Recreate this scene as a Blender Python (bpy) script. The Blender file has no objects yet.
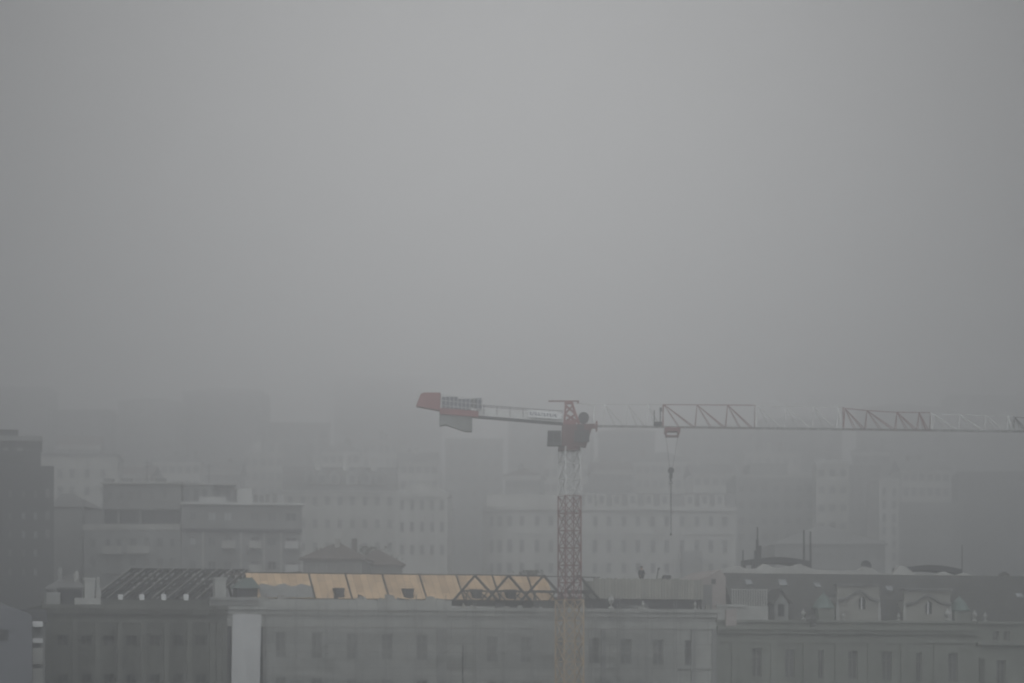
import bpy, math, random
from mathutils import Vector, Matrix
random.seed(7)
S = bpy.context.scene
COL = S.collection
R = math.radians
F = 3000.0; HX, HY = 512.0, 695.0; CZ = 10.0          # focal length in pixels, horizon, eye height

# ------------------------------------------------------------------ materials
def pmat(name, col, rough=.8, var=.12, scale=.6, bump=0., metal=0., streak=0.):
    m = bpy.data.materials.new(name); m.use_nodes = True
    nt = m.node_tree; N = nt.nodes; L = nt.links
    b = N['Principled BSDF']
    b.inputs['Roughness'].default_value = rough; b.inputs['Metallic'].default_value = metal
    tc = N.new('ShaderNodeTexCoord')
    no = N.new('ShaderNodeTexNoise'); no.inputs['Scale'].default_value = scale; no.inputs['Detail'].default_value = 6
    no.inputs['Roughness'].default_value = .65
    mp = N.new('ShaderNodeMapping'); mp.inputs['Scale'].default_value = (1 + 1.2*streak, 1 + 1.2*streak, 1 - .86*streak)
    L.new(tc.outputs['Object'], mp.inputs['Vector']); L.new(mp.outputs['Vector'], no.inputs['Vector'])
    mr = N.new('ShaderNodeMapRange'); mr.inputs['From Min'].default_value = .25; mr.inputs['From Max'].default_value = .75
    mr.inputs['To Min'].default_value = 1 - var*1.4; mr.inputs['To Max'].default_value = 1 + var
    L.new(no.outputs['Fac'], mr.inputs['Value'])
    mx = N.new('ShaderNodeVectorMath'); mx.operation = 'SCALE'; mx.inputs[0].default_value = col[:3]
    if streak:                                              # broad damp patches over the streaks
        n3 = N.new('ShaderNodeTexNoise'); n3.inputs['Scale'].default_value = .16; n3.inputs['Detail'].default_value = 9; n3.inputs['Roughness'].default_value = .7
        L.new(tc.outputs['Object'], n3.inputs['Vector'])
        m3 = N.new('ShaderNodeMapRange'); m3.inputs['From Min'].default_value = .3; m3.inputs['From Max'].default_value = .7
        m3.inputs['To Min'].default_value = 1 - var*1.3; m3.inputs['To Max'].default_value = 1 + var*.9; L.new(n3.outputs['Fac'], m3.inputs['Value'])
        mm = N.new('ShaderNodeMath'); mm.operation = 'MULTIPLY'; L.new(mr.outputs['Result'], mm.inputs[0]); L.new(m3.outputs['Result'], mm.inputs[1])
        L.new(mm.outputs[0], mx.inputs['Scale'])
    else: L.new(mr.outputs['Result'], mx.inputs['Scale'])
    L.new(mx.outputs['Vector'], b.inputs['Base Color'])
    if bump:
        bp = N.new('ShaderNodeBump'); bp.inputs['Strength'].default_value = bump; bp.inputs['Distance'].default_value = .05
        n2 = N.new('ShaderNodeTexNoise'); n2.inputs['Scale'].default_value = scale*9
        L.new(tc.outputs['Object'], n2.inputs['Vector']); L.new(n2.outputs['Fac'], bp.inputs['Height']); L.new(bp.outputs['Normal'], b.inputs['Normal'])
    return m

def boards_mat(name, c1, c2, pitch, width=2.4, gap=.012, flat=True, dark=.35):
    m = pmat(name, c1, .75, .1, .8)
    nt = m.node_tree; N = nt.nodes; L = nt.links; b = N['Principled BSDF']
    br = N.new('ShaderNodeTexBrick'); br.inputs['Color1'].default_value = (*c1, 1); br.inputs['Color2'].default_value = (*c2, 1)
    br.inputs['Mortar'].default_value = (c2[0]*dark, c2[1]*dark, c2[2]*dark, 1)
    br.inputs['Scale'].default_value = 1; br.inputs['Brick Width'].default_value = width; br.inputs['Row Height'].default_value = pitch
    br.inputs['Mortar Size'].default_value = gap; br.inputs['Bias'].default_value = -.1
    tc = N.new('ShaderNodeTexCoord'); mp = N.new('ShaderNodeMapping'); mp.inputs['Rotation'].default_value = (0, 0, R(90)) if flat else (R(90), 0, 0)
    L.new(tc.outputs['Object'], mp.inputs['Vector']); L.new(mp.outputs['Vector'], br.inputs['Vector'])
    no = N.new('ShaderNodeTexNoise'); no.inputs['Scale'].default_value = .7; no.inputs['Detail'].default_value = 8
    L.new(tc.outputs['Object'], no.inputs['Vector'])
    mr = N.new('ShaderNodeMapRange'); mr.inputs['To Min'].default_value = .55; mr.inputs['To Max'].default_value = 1.4
    L.new(no.outputs['Fac'], mr.inputs['Value'])
    mx = N.new('ShaderNodeVectorMath'); mx.operation = 'SCALE'
    L.new(br.outputs['Color'], mx.inputs[0]); L.new(mr.outputs['Result'], mx.inputs['Scale']); L.new(mx.outputs['Vector'], b.inputs['Base Color'])
    return m

M = {}
M['olive']   = pmat('weathered_olive_render', (.082, .085, .073), .9, .34, .35, .3, streak=.7)
M['olivetrim'] = pmat('paler_olive_render', (.115, .118, .102), .9, .3, .4, .2, streak=.6)
M['net']     = boards_mat('grey_netted_render', (.35, .357, .335), (.285, .292, .274), 2.05, 2.55, .05, False, .82)
M['palace']  = pmat('grey_green_render', (.19, .20, .175), .9, .2, .3, .2, streak=.6)
M['stone']   = pmat('pale_stone', (.37, .375, .355), .85, .18, .6, .2)
M['pinkish'] = pmat('pinkish_render', (.36, .32, .30), .9, .15, .5)
M['slate']   = boards_mat('dark_slate', (.082, .081, .076), (.060, .060, .057), .34, .5, .02, False, .6)
M['felt']    = pmat('dark_roofing_felt', (.03, .03, .035), .8, .3, .5, .2)
M['timber']  = pmat('dark_timber', (.03, .028, .028), .85, .3, 1.5)
M['greytimber'] = pmat('weathered_timber', (.30, .29, .27), .85, .3, 1.2)
M['boards']  = boards_mat('new_orange_boards', (.66, .47, .285), (.47, .32, .185), .62)
M['plank']   = boards_mat('pale_planks', (.33, .325, .28), (.24, .24, .21), .3)
M['copper']  = pmat('green_copper', (.145, .195, .178), .7, .25, 1.)
M['white']   = pmat('white_paint', (.72, .73, .72), .6, .08, .6)
M['sheet']   = pmat('white_sheeting', (.50, .505, .50), .7, .1, .25, streak=.6)
M['endwall'] = pmat('pale_grey_cladding', (.12, .125, .14), .7, .08, .3, streak=.6)
M['glass']   = pmat('dark_window_glass', (.018, .02, .022), .12, .2, .8)
M['hollow'] = pmat('unglazed_dark_opening', (.012, .012, .012), 1., .2, .9)
M['netpane'] = pmat('netted_window', (.11, .114, .112), .8, .2, .9)
M['softpane'] = pmat('misted_window_glass', (.09, .093, .094), .4, .2, .8)
M['dimpane'] = pmat('dusty_window_glass', (.08, .083, .079), .6, .25, .9)
M['softwhite'] = pmat('pale_painted_render', (.46, .465, .45), .9, .1, .2, streak=.6)
M['dormerwall'] = pmat('grey_ochre_render', (.265, .262, .235), .9, .16, .6, .2)
M['palepane']= pmat('curtained_glass', (.40, .42, .42), .3, .15, 1.)
M['rooflight'] = pmat('pale_roof_glass', (.26, .275, .28), .2, .1, 1.)
M['frame']   = pmat('window_paint', (.22, .22, .20), .6, .15, 1.)
M['slabwall']= pmat('dim_concrete', (.11, .112, .112), .9, .2, .2, streak=.6)
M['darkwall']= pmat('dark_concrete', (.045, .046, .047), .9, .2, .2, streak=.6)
M['cream']   = pmat('cream_render', (.37, .37, .345), .9, .16, .25, streak=.6)
M['paler']   = pmat('pale_render', (.44, .44, .415), .9, .14, .2, streak=.6)
M['grey']    = pmat('grey_concrete', (.20, .202, .195), .9, .15, .2, streak=.6)
M['midgrey'] = pmat('mid_grey_render', (.24, .245, .235), .9, .15, .2, streak=.6)
M['tile']    = pmat('brown_roof_tile', (.105, .085, .076), .85, .25, .8, .3)
M['greyroof']= pmat('grey_roof_tile', (.16, .16, .156), .85, .25, .5, .2)
M['redpaint']= pmat('red_crane_paint', (.23, .065, .065), .5, .15, 1.)
M['dullred'] = pmat('dull_red_crane_paint', (.18, .065, .065), .6, .2, 1.)
M['slewpaint'] = pmat('grimy_dark_red_paint', (.125, .052, .054), .6, .3, 1.5)
M['orange']  = pmat('orange_crane_paint', (.40, .29, .17), .6, .15, 1.)
M['whitecrane'] = pmat('white_crane_paint', (.60, .61, .59), .55, .1, 1.)
M['steel']   = pmat('dark_steel', (.05, .051, .055), .5, .2, 2., metal=.3)
M['ballast'] = pmat('grey_ballast_concrete', (.20, .21, .20), .9, .15, .8)
M['blue']    = pmat('blue_grey_paint', (.09, .10, .135), .6, .2, 1.)
M['bark']    = pmat('bark', (.06, .05, .04), .9, .3, 2., .3)
M['leaf']    = pmat('dark_foliage', (.045, .055, .03), .8, .35, .8)
M['leaf2']   = pmat('brownish_foliage', (.07, .06, .035), .8, .35, .8)
M['ground']  = pmat('ground_earth_and_paving', (.085, .088, .078), .95, .35, .05, .2)
M['water']   = pmat('river_water', (.03, .04, .04), .12, .2, .05, .1)
M['asphalt'] = pmat('asphalt', (.05, .05, .052), .9, .2, .4, .2)
M['skin']    = pmat('skin', (.45, .28, .2), .6, .05, 3.)
M['jacket']  = pmat('dark_jacket', (.03, .035, .045), .85, .2, 3.)
M['trouser'] = pmat('dark_trousers', (.025, .025, .028), .9, .2, 3.)

# ------------------------------------------------------------------ mesh building
class MB:
    def __init__(s): s.v = []; s.f = []; s.m = []; s.k = 0
    def mat(s, k): s.k = k; return s
    def face(s, pts):
        n = len(s.v); s.v += [tuple(p) for p in pts]; s.f.append(list(range(n, n+len(pts)))); s.m.append(s.k)
    def box(s, x0, x1, y0, y1, z0, z1):
        n = len(s.v)
        s.v += [(x0,y0,z0),(x1,y0,z0),(x1,y1,z0),(x0,y1,z0),(x0,y0,z1),(x1,y0,z1),(x1,y1,z1),(x0,y1,z1)]
        for q in ((0,3,2,1),(4,5,6,7),(0,1,5,4),(1,2,6,5),(2,3,7,6),(3,0,4,7)): s.f.append([n+i for i in q]); s.m.append(s.k)
        return s
    def prism_y(s, poly, y0, y1):                       # polygon in x,z extruded along y
        n = len(s.v); c = len(poly)
        s.v += [(x, y0, z) for x, z in poly] + [(x, y1, z) for x, z in poly]
        s.f.append(list(range(n, n+c))); s.m.append(s.k); s.f.append([n+c+i for i in reversed(range(c))]); s.m.append(s.k)
        for i in range(c):
            j = (i+1) % c; s.f.append([n+i, n+c+i, n+c+j, n+j]); s.m.append(s.k)
        return s
    def prism_x(s, poly, x0, x1):                       # polygon in y,z extruded along x
        n = len(s.v); c = len(poly)
        s.v += [(x0, y, z) for y, z in poly] + [(x1, y, z) for y, z in poly]
        s.f.append(list(range(n, n+c))); s.m.append(s.k); s.f.append([n+c+i for i in reversed(range(c))]); s.m.append(s.k)
        for i in range(c):
            j = (i+1) % c; s.f.append([n+i, n+c+i, n+c+j, n+j]); s.m.append(s.k)
        return s
    def tube(s, p, q, r, r2=None, n=4):
        p = Vector(p); q = Vector(q); d = q-p
        if d.length < 1e-6: return s
        d.normalize(); a = Vector((0,0,1)) if abs(d.z) < .9 else Vector((1,0,0))
        u = d.cross(a).normalized(); w = d.cross(u); r2 = r if r2 is None else r2; b = len(s.v)
        for c, rr in ((p, r), (q, r2)):
            for i in range(n):
                t = 2*math.pi*(i+.5)/n; s.v.append(tuple(c + (u*math.cos(t)+w*math.sin(t))*rr))
        for i in range(n):
            j = (i+1) % n; s.f.append([b+i, b+j, b+n+j, b+n+i]); s.m.append(s.k)
        s.f.append([b+i for i in reversed(range(n))]); s.m.append(s.k); s.f.append([b+n+i for i in range(n)]); s.m.append(s.k)
        return s
    def lathe(s, prof, cx=0, cy=0, cz=0, n=12):         # profile of (radius, z)
        b = len(s.v)
        for r, z in prof:
            for i in range(n):
                t = 2*math.pi*i/n; s.v.append((cx+r*math.cos(t), cy+r*math.sin(t), cz+z))
        for k in range(len(prof)-1):
            for i in range(n):
                j = (i+1) % n; s.f.append([b+k*n+i, b+k*n+j, b+(k+1)*n+j, b+(k+1)*n+i]); s.m.append(s.k)
        s.f.append([b+i for i in reversed(range(n))]); s.m.append(s.k)
        s.f.append([b+(len(prof)-1)*n+i for i in range(n)]); s.m.append(s.k)
        return s
    def mesh(s, name, mats):
        me = bpy.data.meshes.new(name); me.from_pydata(s.v, [], s.f)
        for m in (mats if isinstance(mats, (list, tuple)) else [mats]): me.materials.append(m)
        me.polygons.foreach_set('material_index', s.m); me.update(); return me
    def build(s, name, mats, parent=None, loc=None, label=None):
        return link(name, s.mesh(name, mats), parent, loc, label)

def link(name, me, parent=None, loc=None, label=None):
    o = bpy.data.objects.new(name, me); COL.objects.link(o)
    if parent: o.parent = parent
    if loc is not None: o.location = loc
    if label: o['label'] = label
    return o
def tag(o, label, cat, group=None):
    o['label'] = label; o['category'] = cat
    if group: o['group'] = group
    return o
def thing(name, label, cat, loc=(0,0,0), rz=0, group=None):
    o = bpy.data.objects.new(name, None); COL.objects.link(o); o.location = loc; o.rotation_euler = (0,0,rz)
    return tag(o, label, cat, group)
def struct(o): o['kind'] = 'structure'; return o

# the hillside: height of the terrain at a depth
def hill(x, y):
    t = min(1, max(0, (y-285)/640)); t = t*t*(3-2*t)
    return 46*t + 1.5*math.sin(x*.011+y*.006)*t
class Frame:
    """a vertical plane that starts at picture column px and depth Y, turned by th; u along it, v inward"""
    def __init__(s, px, Y, deg=0, base=None):
        s.Y = Y; s.th = R(deg); s.c = math.cos(s.th); s.s = math.sin(s.th)
        s.X = (px-HX)*Y/F; s.base = hill(s.X, Y) - .3 if base is None else base
    def u(s, px, v=0):
        k = (px-HX)/F
        return (k*(s.Y+v*s.c) - s.X + v*s.s)/(s.c - k*s.s)
    def z(s, px, py, v=0):
        return CZ + (HY-py)*(s.Y + s.u(px, v)*s.s + v*s.c)/F - s.base
    def thing(s, name, label, cat, group=None):
        return thing(name, label, cat, (s.X, s.Y, s.base), s.th, group)
    def world(s, u, v, z):
        return Vector((s.X+u*s.c-v*s.s, s.Y+u*s.s+v*s.c, s.base+z))

# ------------------------------------------------------------------ building pieces
def wall_mesh(mb, u0, u1, z0, z1, depth, holes, rev=.25, v=0):
    xs = sorted({round(a, 4) for a in [u0, u1]+[q for h in holes for q in h[:2]] if u0-1e-6 <= a <= u1+1e-6})
    zs = sorted({round(a, 4) for a in [z0, z1]+[q for h in holes for q in h[2:]] if z0-1e-6 <= a <= z1+1e-6})
    for i in range(len(xs)-1):
        for j in range(len(zs)-1):
            cx = (xs[i]+xs[i+1])/2; cz = (zs[j]+zs[j+1])/2
            if any(h[0] < cx < h[1] and h[2] < cz < h[3] for h in holes): continue
            mb.face([(xs[i],v,zs[j]),(xs[i+1],v,zs[j]),(xs[i+1],v,zs[j+1]),(xs[i],v,zs[j+1])])
    for a, b, c, d in holes:
        e = v+rev
        mb.face([(a,v,c),(a,e,c),(b,e,c),(b,v,c)]); mb.face([(a,v,d),(b,v,d),(b,e,d),(a,e,d)])
        mb.face([(a,v,c),(a,v,d),(a,e,d),(a,e,c)]); mb.face([(b,v,c),(b,e,c),(b,e,d),(b,v,d)])
    w = v+depth
    mb.face([(u1,v,z0),(u1,w,z0),(u1,w,z1),(u1,v,z1)]); mb.face([(u0,w,z0),(u0,v,z0),(u0,v,z1),(u0,w,z1)])
    mb.face([(u1,w,z0),(u0,w,z0),(u0,w,z1),(u1,w,z1)]); mb.face([(u0,v,z1),(u1,v,z1),(u1,w,z1),(u0,w,z1)])
    return mb
WC = {}
def window(parent, a, b, c, d, v=.2, pane='glass', fine=True, frame='frame', label=None):
    """one window in the opening a..b, c..d: a frame with its mullion and transom, and a pane"""
    w, h = b-a, d-c; key = (round(w,2), round(h,2), pane, fine, frame)
    if key not in WC:
        w, h = key[0]+.004, key[1]+.004; t = .07 if w < 2 else .1; fr = MB()
        for q in ((-w/2, -w/2+t, 0, h), (w/2-t, w/2, 0, h), (-w/2+t, w/2-t, 0, t), (-w/2+t, w/2-t, h-t, h),
                  (-t/2, t/2, t, h-t)): fr.box(q[0], q[1], -.04, .05, q[2], q[3])
        if h > 1.5: fr.box(-w/2+t, -t/2, -.03, .04, h*.68, h*.68+t); fr.box(t/2, w/2-t, -.03, .04, h*.68, h*.68+t)
        pm = MB(); pm.face([(-w/2,.02,0),(w/2,.02,0),(w/2,.02,h),(-w/2,.02,h)])
        if fine: WC[key] = (fr.mesh('window', M[frame]), pm.mesh('pane', M[pane]))
        else:
            fr.mat(1); fr.face(pm.v); WC[key] = (fr.mesh('window', [M[frame], M[pane]]), None)
    fm, pme = WC[key]
    o = link('window', fm, parent, ((a+b)/2, v, c), label)
    if pme: link('pane', pme, o)
    return o
def gable_roof(mb, u0, u1, v0, v1, z0, z1, ov=.4, th=.18):        # ridge along u
    m = (v0+v1)/2; k = (z1-z0)/(m-v0)
    za = z0 - ov*k
    mb.prism_x([(v0-ov, za), (m, z1), (v1+ov, za), (v1+ov, za-th), (m, z1-th*1.3), (v0-ov, za-th)][::-1], u0-ov, u1+ov)
    return mb
def hip_roof(mb, u0, u1, v0, v1, z0, z1, ov=.4, th=.2):
    u0 -= ov; u1 += ov; v0 -= ov; v1 += ov; h = min(v1-v0, u1-u0)/2*.92; m = (v0+v1)/2
    a = [(u0,v0,z0),(u1,v0,z0),(u1,v1,z0),(u0,v1,z0)]; r0 = (u0+h, m, z1); r1 = (u1-h, m, z1)
    mb.face([a[0],a[1],r1,r0]); mb.face([a[1],a[2],r1]); mb.face([a[2],a[3],r0,r1]); mb.face([a[3],a[0],r0])
    b = [(x,y,z-th) for x,y,z in a]
    for i in range(4): j = (i+1) % 4; mb.face([b[i], b[j], a[j], a[i]])
    mb.face(b[::-1]); return mb
URN = [(.10,0),(.22,.02),(.22,.12),(.08,.2),(.07,.3),(.2,.5),(.24,.68),(.17,.86),(.08,.92),(.10,1.0),(.02,1.12)]
def urn_mb(u, v, z, h=1.1, k=1.): return MB().lathe([(r*k*h/1.1, q*h/1.12) for r, q in URN], u, v, z, 10)

# ================================================================== SETTING: ground, river, road
g = MB(); NX, NY = 60, 70; X0, X1, Y0, Y1 = -620., 620., -80., 1290.
for j in range(NY+1):
    for i in range(NX+1):
        x = X0+(X1-X0)*i/NX; y = Y0+(Y1-Y0)*j/NY; z = hill(x, y)
        if 18 < y < 196: z = -4.
        g.v.append((x, y, z))
for j in range(NY):
    for i in range(NX):
        a = j*(NX+1)+i; g.f.append([a, a+1, a+NX+2, a+NX+1]); g.m.append(0)
struct(g.build('ground', M['ground']))
w = MB(); w.face([(X0+2,5,-1.6),(X1-2,5,-1.6),(X1-2,205,-1.6),(X0+2,205,-1.6)]); struct(w.build('river', M['water']))
w = MB(); w.box(X0+2, X1-2, 218, 226, -.3, .06); struct(w.build('road', M['asphalt']))
w = MB(); w.box(X0+2, X1-2, 226.05, 229.5, -.3, .18); struct(w.build('pavement', M['midgrey']))

# ================================================================== FRONT ROW
FR = Frame(258, 250, 15, 0)
fu, fz = FR.u, FR.z
def pxwin(fr, px, wpx, y0, y1, v=0): return (fr.u(px-wpx/2, v), fr.u(px+wpx/2, v), fr.z(px, y1, v), fr.z(px, y0, v))

# ---- left wing with the bare rafters
b = FR.thing('palace_wing', 'dark olive palace wing with bare sloping rafters and four pale stubs above its cornice', 'building')
ua, ub = fu(45), fu(227); zt = fz(150, 605)
wins = [pxwin(FR, p, 11.5, 635, 646) for p in (63,86.5,109,131.5,155,178,201)] + [pxwin(FR, p, 10.5, 674, 706) for p in (63,86.5,109,131.5,155,178,201)]
wall_mesh(MB(), ua, ub, 0, zt, 16, wins).build('wall', M['olive'], b)
for q in wins: window(b, *q, frame='olive', pane='hollow')
c = MB(); c.box(ua-.3, ub, -.45, 0, zt-.35, zt-.002); c.box(ua-.2, ub, -.28, 0, zt-.75, zt-.352); c.box(ua-.1, ub, -.12, 0, zt-1.45, zt-1.2)
for i in range(34):
    x = ua+.2+i*(ub-ua-.4)/33; c.box(x-.09, x+.09, -.4, -.282, zt-.62, zt-.352)
c.build('cornice', M['olivetrim'], b)
for p in (48, 75, 97.5, 120, 143.5, 166.5, 189.5, 212, 219, 224.5):
    x = fu(p); MB().box(x-.22, x+.22, -.13, 0, 0, zt-1.452).build('pilaster', M['olivetrim'], b)
pa = MB(); pa.box(fu(75), fu(101), .1, .6, zt+.002, zt+.55); pa.build('parapet', M['stone'], b)
pa = MB(); pa.box(fu(101), fu(226), .25, .6, zt+.002, zt+.42); pa.build('attic_wall', M['olive'], b)
tb = fu(85.5), fu(95.5); t = MB(); t.box(tb[0], tb[1], .62, 1.5, zt, fz(90, 580)); t.box(tb[0]-.08, tb[1]+.08, .54, 1.58, fz(90,580), fz(90,577.5)); t.build('chimney', M['stone'], b)
d = MB(); x0, x1 = fu(62), fu(83); zz = fz(72, 589)
d.box(x0, x1, .8, 3.2, zt, zz); d.build('dormer', M['felt'], b)
d = MB(); d.box(x0-.06, x1+.06, .7, 3.3, zz+.002, zz+.16); d.build('dormer_roof', M['greyroof'], b)
x0, x1 = fu(47), fu(61); MB().box(x0, x1, .5, 2.4, zt, fz(55, 592)).build('chimney', M['midgrey'], b)
x0, x1 = fu(97), fu(102.5); c = MB(); c.box(x0, x1, .9, 1.4, zt, fz(100, 590)); c.box(x0+.1, x1-.1, 1., 1.3, fz(100,590), fz(100, 577)); c.build('chimney', M['stone'], b)
for p in (121.5, 143, 165, 187.5):
    x = fu(p); MB().box(x-.19, x+.19, .62, 1.0, zt+.42, fz(p, 594)).build('chimney_stub', M['white'], b)
# rafters: a steep open roof turned across the wing, eaves at the front left, ridge at the back right
zr = fz(180, 571.5, 5)
def ridge_pt(f): return Vector((fu(131, 5)+(fu(246, 5)-fu(131, 5))*f, 5.0, zr+.15))
def eave_pt(f): return Vector((fu(93)+(fu(212)-fu(93))*f, .8, zt+.46))
nr = 17
rb = MB()
for i in range(nr):
    f = i/(nr-1); rb.tube(eave_pt(f), ridge_pt(f), .13)
rb.build('rafters', M['timber'], b, label='dark bare rafters leaning to the right')
rb = MB()
for i in range(nr):
    f = i/(nr-1); p = ridge_pt(f); rb.tube(p, p+Vector((1.6, 4.6, -3.0)), .13)
rb.build('back_rafters', M['timber'], b)
pl = MB()
for k in (.0, .33, .62, 1.0):
    a0 = eave_pt(0).lerp(ridge_pt(0), k); a1 = eave_pt(1).lerp(ridge_pt(1), k); pl.tube(a0, a1, .14)
pl.build('purlins', M['timber'], b)
de = MB(); off = Vector((0, .35, -.22))                        # laid strips of felt between the rafters, with gaps left open
for i in range(nr-1):
    fa, fb = i/(nr-1), (i+1)/(nr-1)
    k0 = 0
    for k1 in (.33, .62, .82, 1.):
        gap = (k1 > .62 and random.random() < .55) or (k1 <= .62 and i % 5 == 3 and random.random() < .6)
        if not gap:
            q = [eave_pt(fa).lerp(ridge_pt(fa), k0), eave_pt(fb).lerp(ridge_pt(fb), k0), eave_pt(fb).lerp(ridge_pt(fb), k1), eave_pt(fa).lerp(ridge_pt(fa), k1)]
            de.face([p+off for p in q])
        k0 = k1
de.build('roof_felt', M['felt'], b)
st = MB()
for i in range(0, nr, 2):
    f = i/(nr-1); st.tube(eave_pt(f)+Vector((0,-.16,.12)), ridge_pt(f)+Vector((0,-.16,.12)), .045)
st.build('battens', M['greytimber'], b, label='thin pale battens along the dark rafters')

# ---- white sheet hanging at the corner
sb = MB(); n = 14; hz = fz(244, 615); rows = 10
for j in range(rows+1):
    f = j/rows
    for i in range(n+1):
        gq = i/n; x = fu(229.7 - 3*f + gq*(28.3 - .2*f)); z = hz*(1-f) + 4.*f
        y = -1.52 + .02*math.sin(gq*7+f*2)*(.3+f) + .006*math.sin(gq*19+1)
        sb.v.append((x, y, z + (.03*math.sin(gq*math.pi) if j == 0 else 0)))
for j in range(rows):
    for i in range(n):
        a = j*(n+1)+i; sb.f.append([a, a+n+1, a+n+2, a+1]); sb.m.append(0)
sh = sb.build('hanging_sheet', M['sheet'])
md = sh.modifiers.new('thick', 'SOLIDIFY'); md.thickness = .02
sh.location = (FR.X, FR.Y, 0); sh.rotation_euler = (0,0,FR.th)
tag(sh, 'tall blank white sheet hanging at the corner between the dark wing and the boarded roof', 'sheet')

# ---- middle building with the new boards on its roof
b = FR.thing('renovated_house', 'long grey building under repair with new orange boards and dark trusses on its roof', 'building')
ua, ub = fu(227)+.003, fu(716); zt = fz(258, 606)
wpx = (281, 317, 352, 387, 422, 492, 526, 560, 594, 626, 658, 690)
wins = [pxwin(FR, p, 10.5, 632+(p-281)*.02, 657.5+(p-281)*.02) for p in wpx] + [pxwin(FR, p, 10.5, 677+(p-281)*.02, 704+(p-281)*.02) for p in wpx]
wall_mesh(MB(), ua, ub, 0, zt, 14, wins, .22).build('wall', M['net'], b)
for i, q in enumerate(wins): window(b, *q, frame='midgrey', pane=('netpane','dimpane','netpane','netpane','softpane','netpane','netpane')[(i*5+i//3) % 7])
c = MB(); c.box(ua, ub, -.4, 0, zt-.3, zt-.002); c.box(ua, ub, -.22, 0, zt-.7, zt-.302); c.box(ua, ub, -.1, 0, zt-1.7, zt-1.45)
z2 = fz(400, 667); c.box(fu(262), ub, -.1, 0, z2-.15, z2+.12)
c.build('cornice', M['net'], b)
pa = MB(); pa.box(ua, fu(452), .12, .5, zt+.002, fz(350, 599.5)); pa.build('parapet', M['net'], b)
pa = MB(); pa.box(fu(209)-0, ua-.01, -.46, .1, zt+.02, fz(230,597.5)); pa.box(ua, fu(257), -.5, .1, zt+.02, fz(240, 597.5)); pa.box(fu(209), fu(257.5), -.62, .1, fz(240,600.5), fz(240,598.5)); pa.build('corner_parapet', M['midgrey'], b)
c = MB(); x0, x1 = fu(216), fu(227); c.box(x0, x1, .5, 1.6, zt, fz(222, 579)); c.box(x0-.1, x1+.1, .4, 1.7, fz(222,579), fz(222,577)); c.build('chimney', M['stone'], b)
x0, x1 = fu(238), fu(258.5); zz = fz(248, 588)
MB().box(x0, x1, .5, 2.6, zt, zz).build('dormer', M['felt'], b)
d = MB(); d.prism_y([(x0-.25, zz+.002), (x1+.25, zz+.002), (x1-.45, fz(248,577.5)), (x0+.75, fz(248,577.5))], .3, 2.8); d.build('dormer_roof', M['copper'], b)
for p in (229, 260.5): x = fu(p); MB().box(x-.16, x+.16, -.2, -.0, 0, zt-1.702).build('drainpipe', M['felt'], b)
for p, w2 in ((440, .28), (603, .2), (693, .2), (714, .2)):
    x = fu(p); MB().box(x-w2, x+w2, -.14, 0, 0, zt-1.702).build('pilaster', M['midgrey'], b)
x = fu(462); MB().tube((x, -.3, fz(462, 645)), (x, -.3, 2), .06, n=6).build('drainpipe', M['steel'], b)
# boarded roof: the slope faces the river
RUN = 3.3; ze = fz(300, 598.5, .5); zrd = fz(350, 574.3, RUN)
def rp(u, f): return (u, .5+(RUN-.5)*f, ze+(zrd-ze)*f)
rf = MB(); x0, x1 = fu(252), fu(556)
import bisect
hp = (341, 410.5, 479, 513)
# boarding as slabs between the hatch openings
def slab(ua_, ub_, f0, f1, th=.06):
    a = [rp(ua_, f0), rp(ub_, f0), rp(ub_, f1), rp(ua_, f1)]; nrm = Vector((0, -(zrd-ze), RUN-.5)).normalized()*th
    t = [tuple(Vector(p)+nrm) for p in a]
    rf.face(t); rf.face([a[3], a[2], a[1], a[0]])
    for i in range(4): j = (i+1) % 4; rf.face([a[i], a[j], t[j], t[i]])
cut = [x0]
for p in hp: cut += [fu(p-5), fu(p+5.5)]
cut.append(x1)
for i in range(len(cut)-1):
    if i % 2 == 0: slab(cut[i], cut[i+1], 0, .42)
    else: slab(cut[i], cut[i+1], 0, .06)
slab(x0, x1, .42, 1)
rf.build('roof_boarding', M['boards'], b, label='new orange boarding on the roof slope')
bk = MB(); bk.prism_x([(RUN, zrd), (RUN, zrd-.1), (10.8, ze-.2), (10.8, ze-.1)], x0, x1); bk.build('back_roof', M['felt'], b)
ba = MB(); nrm = Vector((0, -(zrd-ze), RUN-.5)).normalized()*.1
for p in (308.5, 345, 382, 419, 456, 492, 527):
    u = fu(p, RUN); ba.tube(Vector(rp(u, 0))+nrm, Vector(rp(u, 1))+nrm, .085)
ba.tube(Vector(rp(x0, 1))+nrm*.6, Vector(rp(x1, 1))+nrm*.6, .07)
ba.build('battens', M['timber'], b, label='dark battens up the orange boarding')
for p in hp:
    h = MB(); a0, a1 = fu(p-4.6), fu(p+5.2); zA = rp(0, .05)[2]; zB = rp(0, .42)[2]; yA = rp(0,.02)[1]
    h.prism_y([(a0+.14, zA), (a1-.14, zA), (a1, zB), (a0, zB)], yA-.02, yA+1.2); h.build('roof_hatch', M['felt'], b)
tp = MB(); nn = 10
for i in range(nn+1):
    u = fu(262)+(fu(316)-fu(262))*i/nn
    for k, f in enumerate((0, .2, .42, .5+.06*math.sin(i*1.7))):
        q = Vector(rp(u, f)) + nrm*(1.1+.3*math.sin(i*2.3+k)); tp.v.append(tuple(q))
for i in range(nn):
    for k in range(3): a = i*4+k; tp.f.append([a, a+4, a+5, a+1]); tp.m.append(0)
tp.build('tarpaulin', M['midgrey'], b)
vd = MB(); vd.tube((fu(258), RUN+.4, zrd-.1), (fu(310), RUN+.4, zrd+.12), .12); vd.tube((fu(225,RUN), RUN+.2, zrd-.12), (fu(262,RUN), RUN+.2, zrd-.02), .1)
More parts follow.
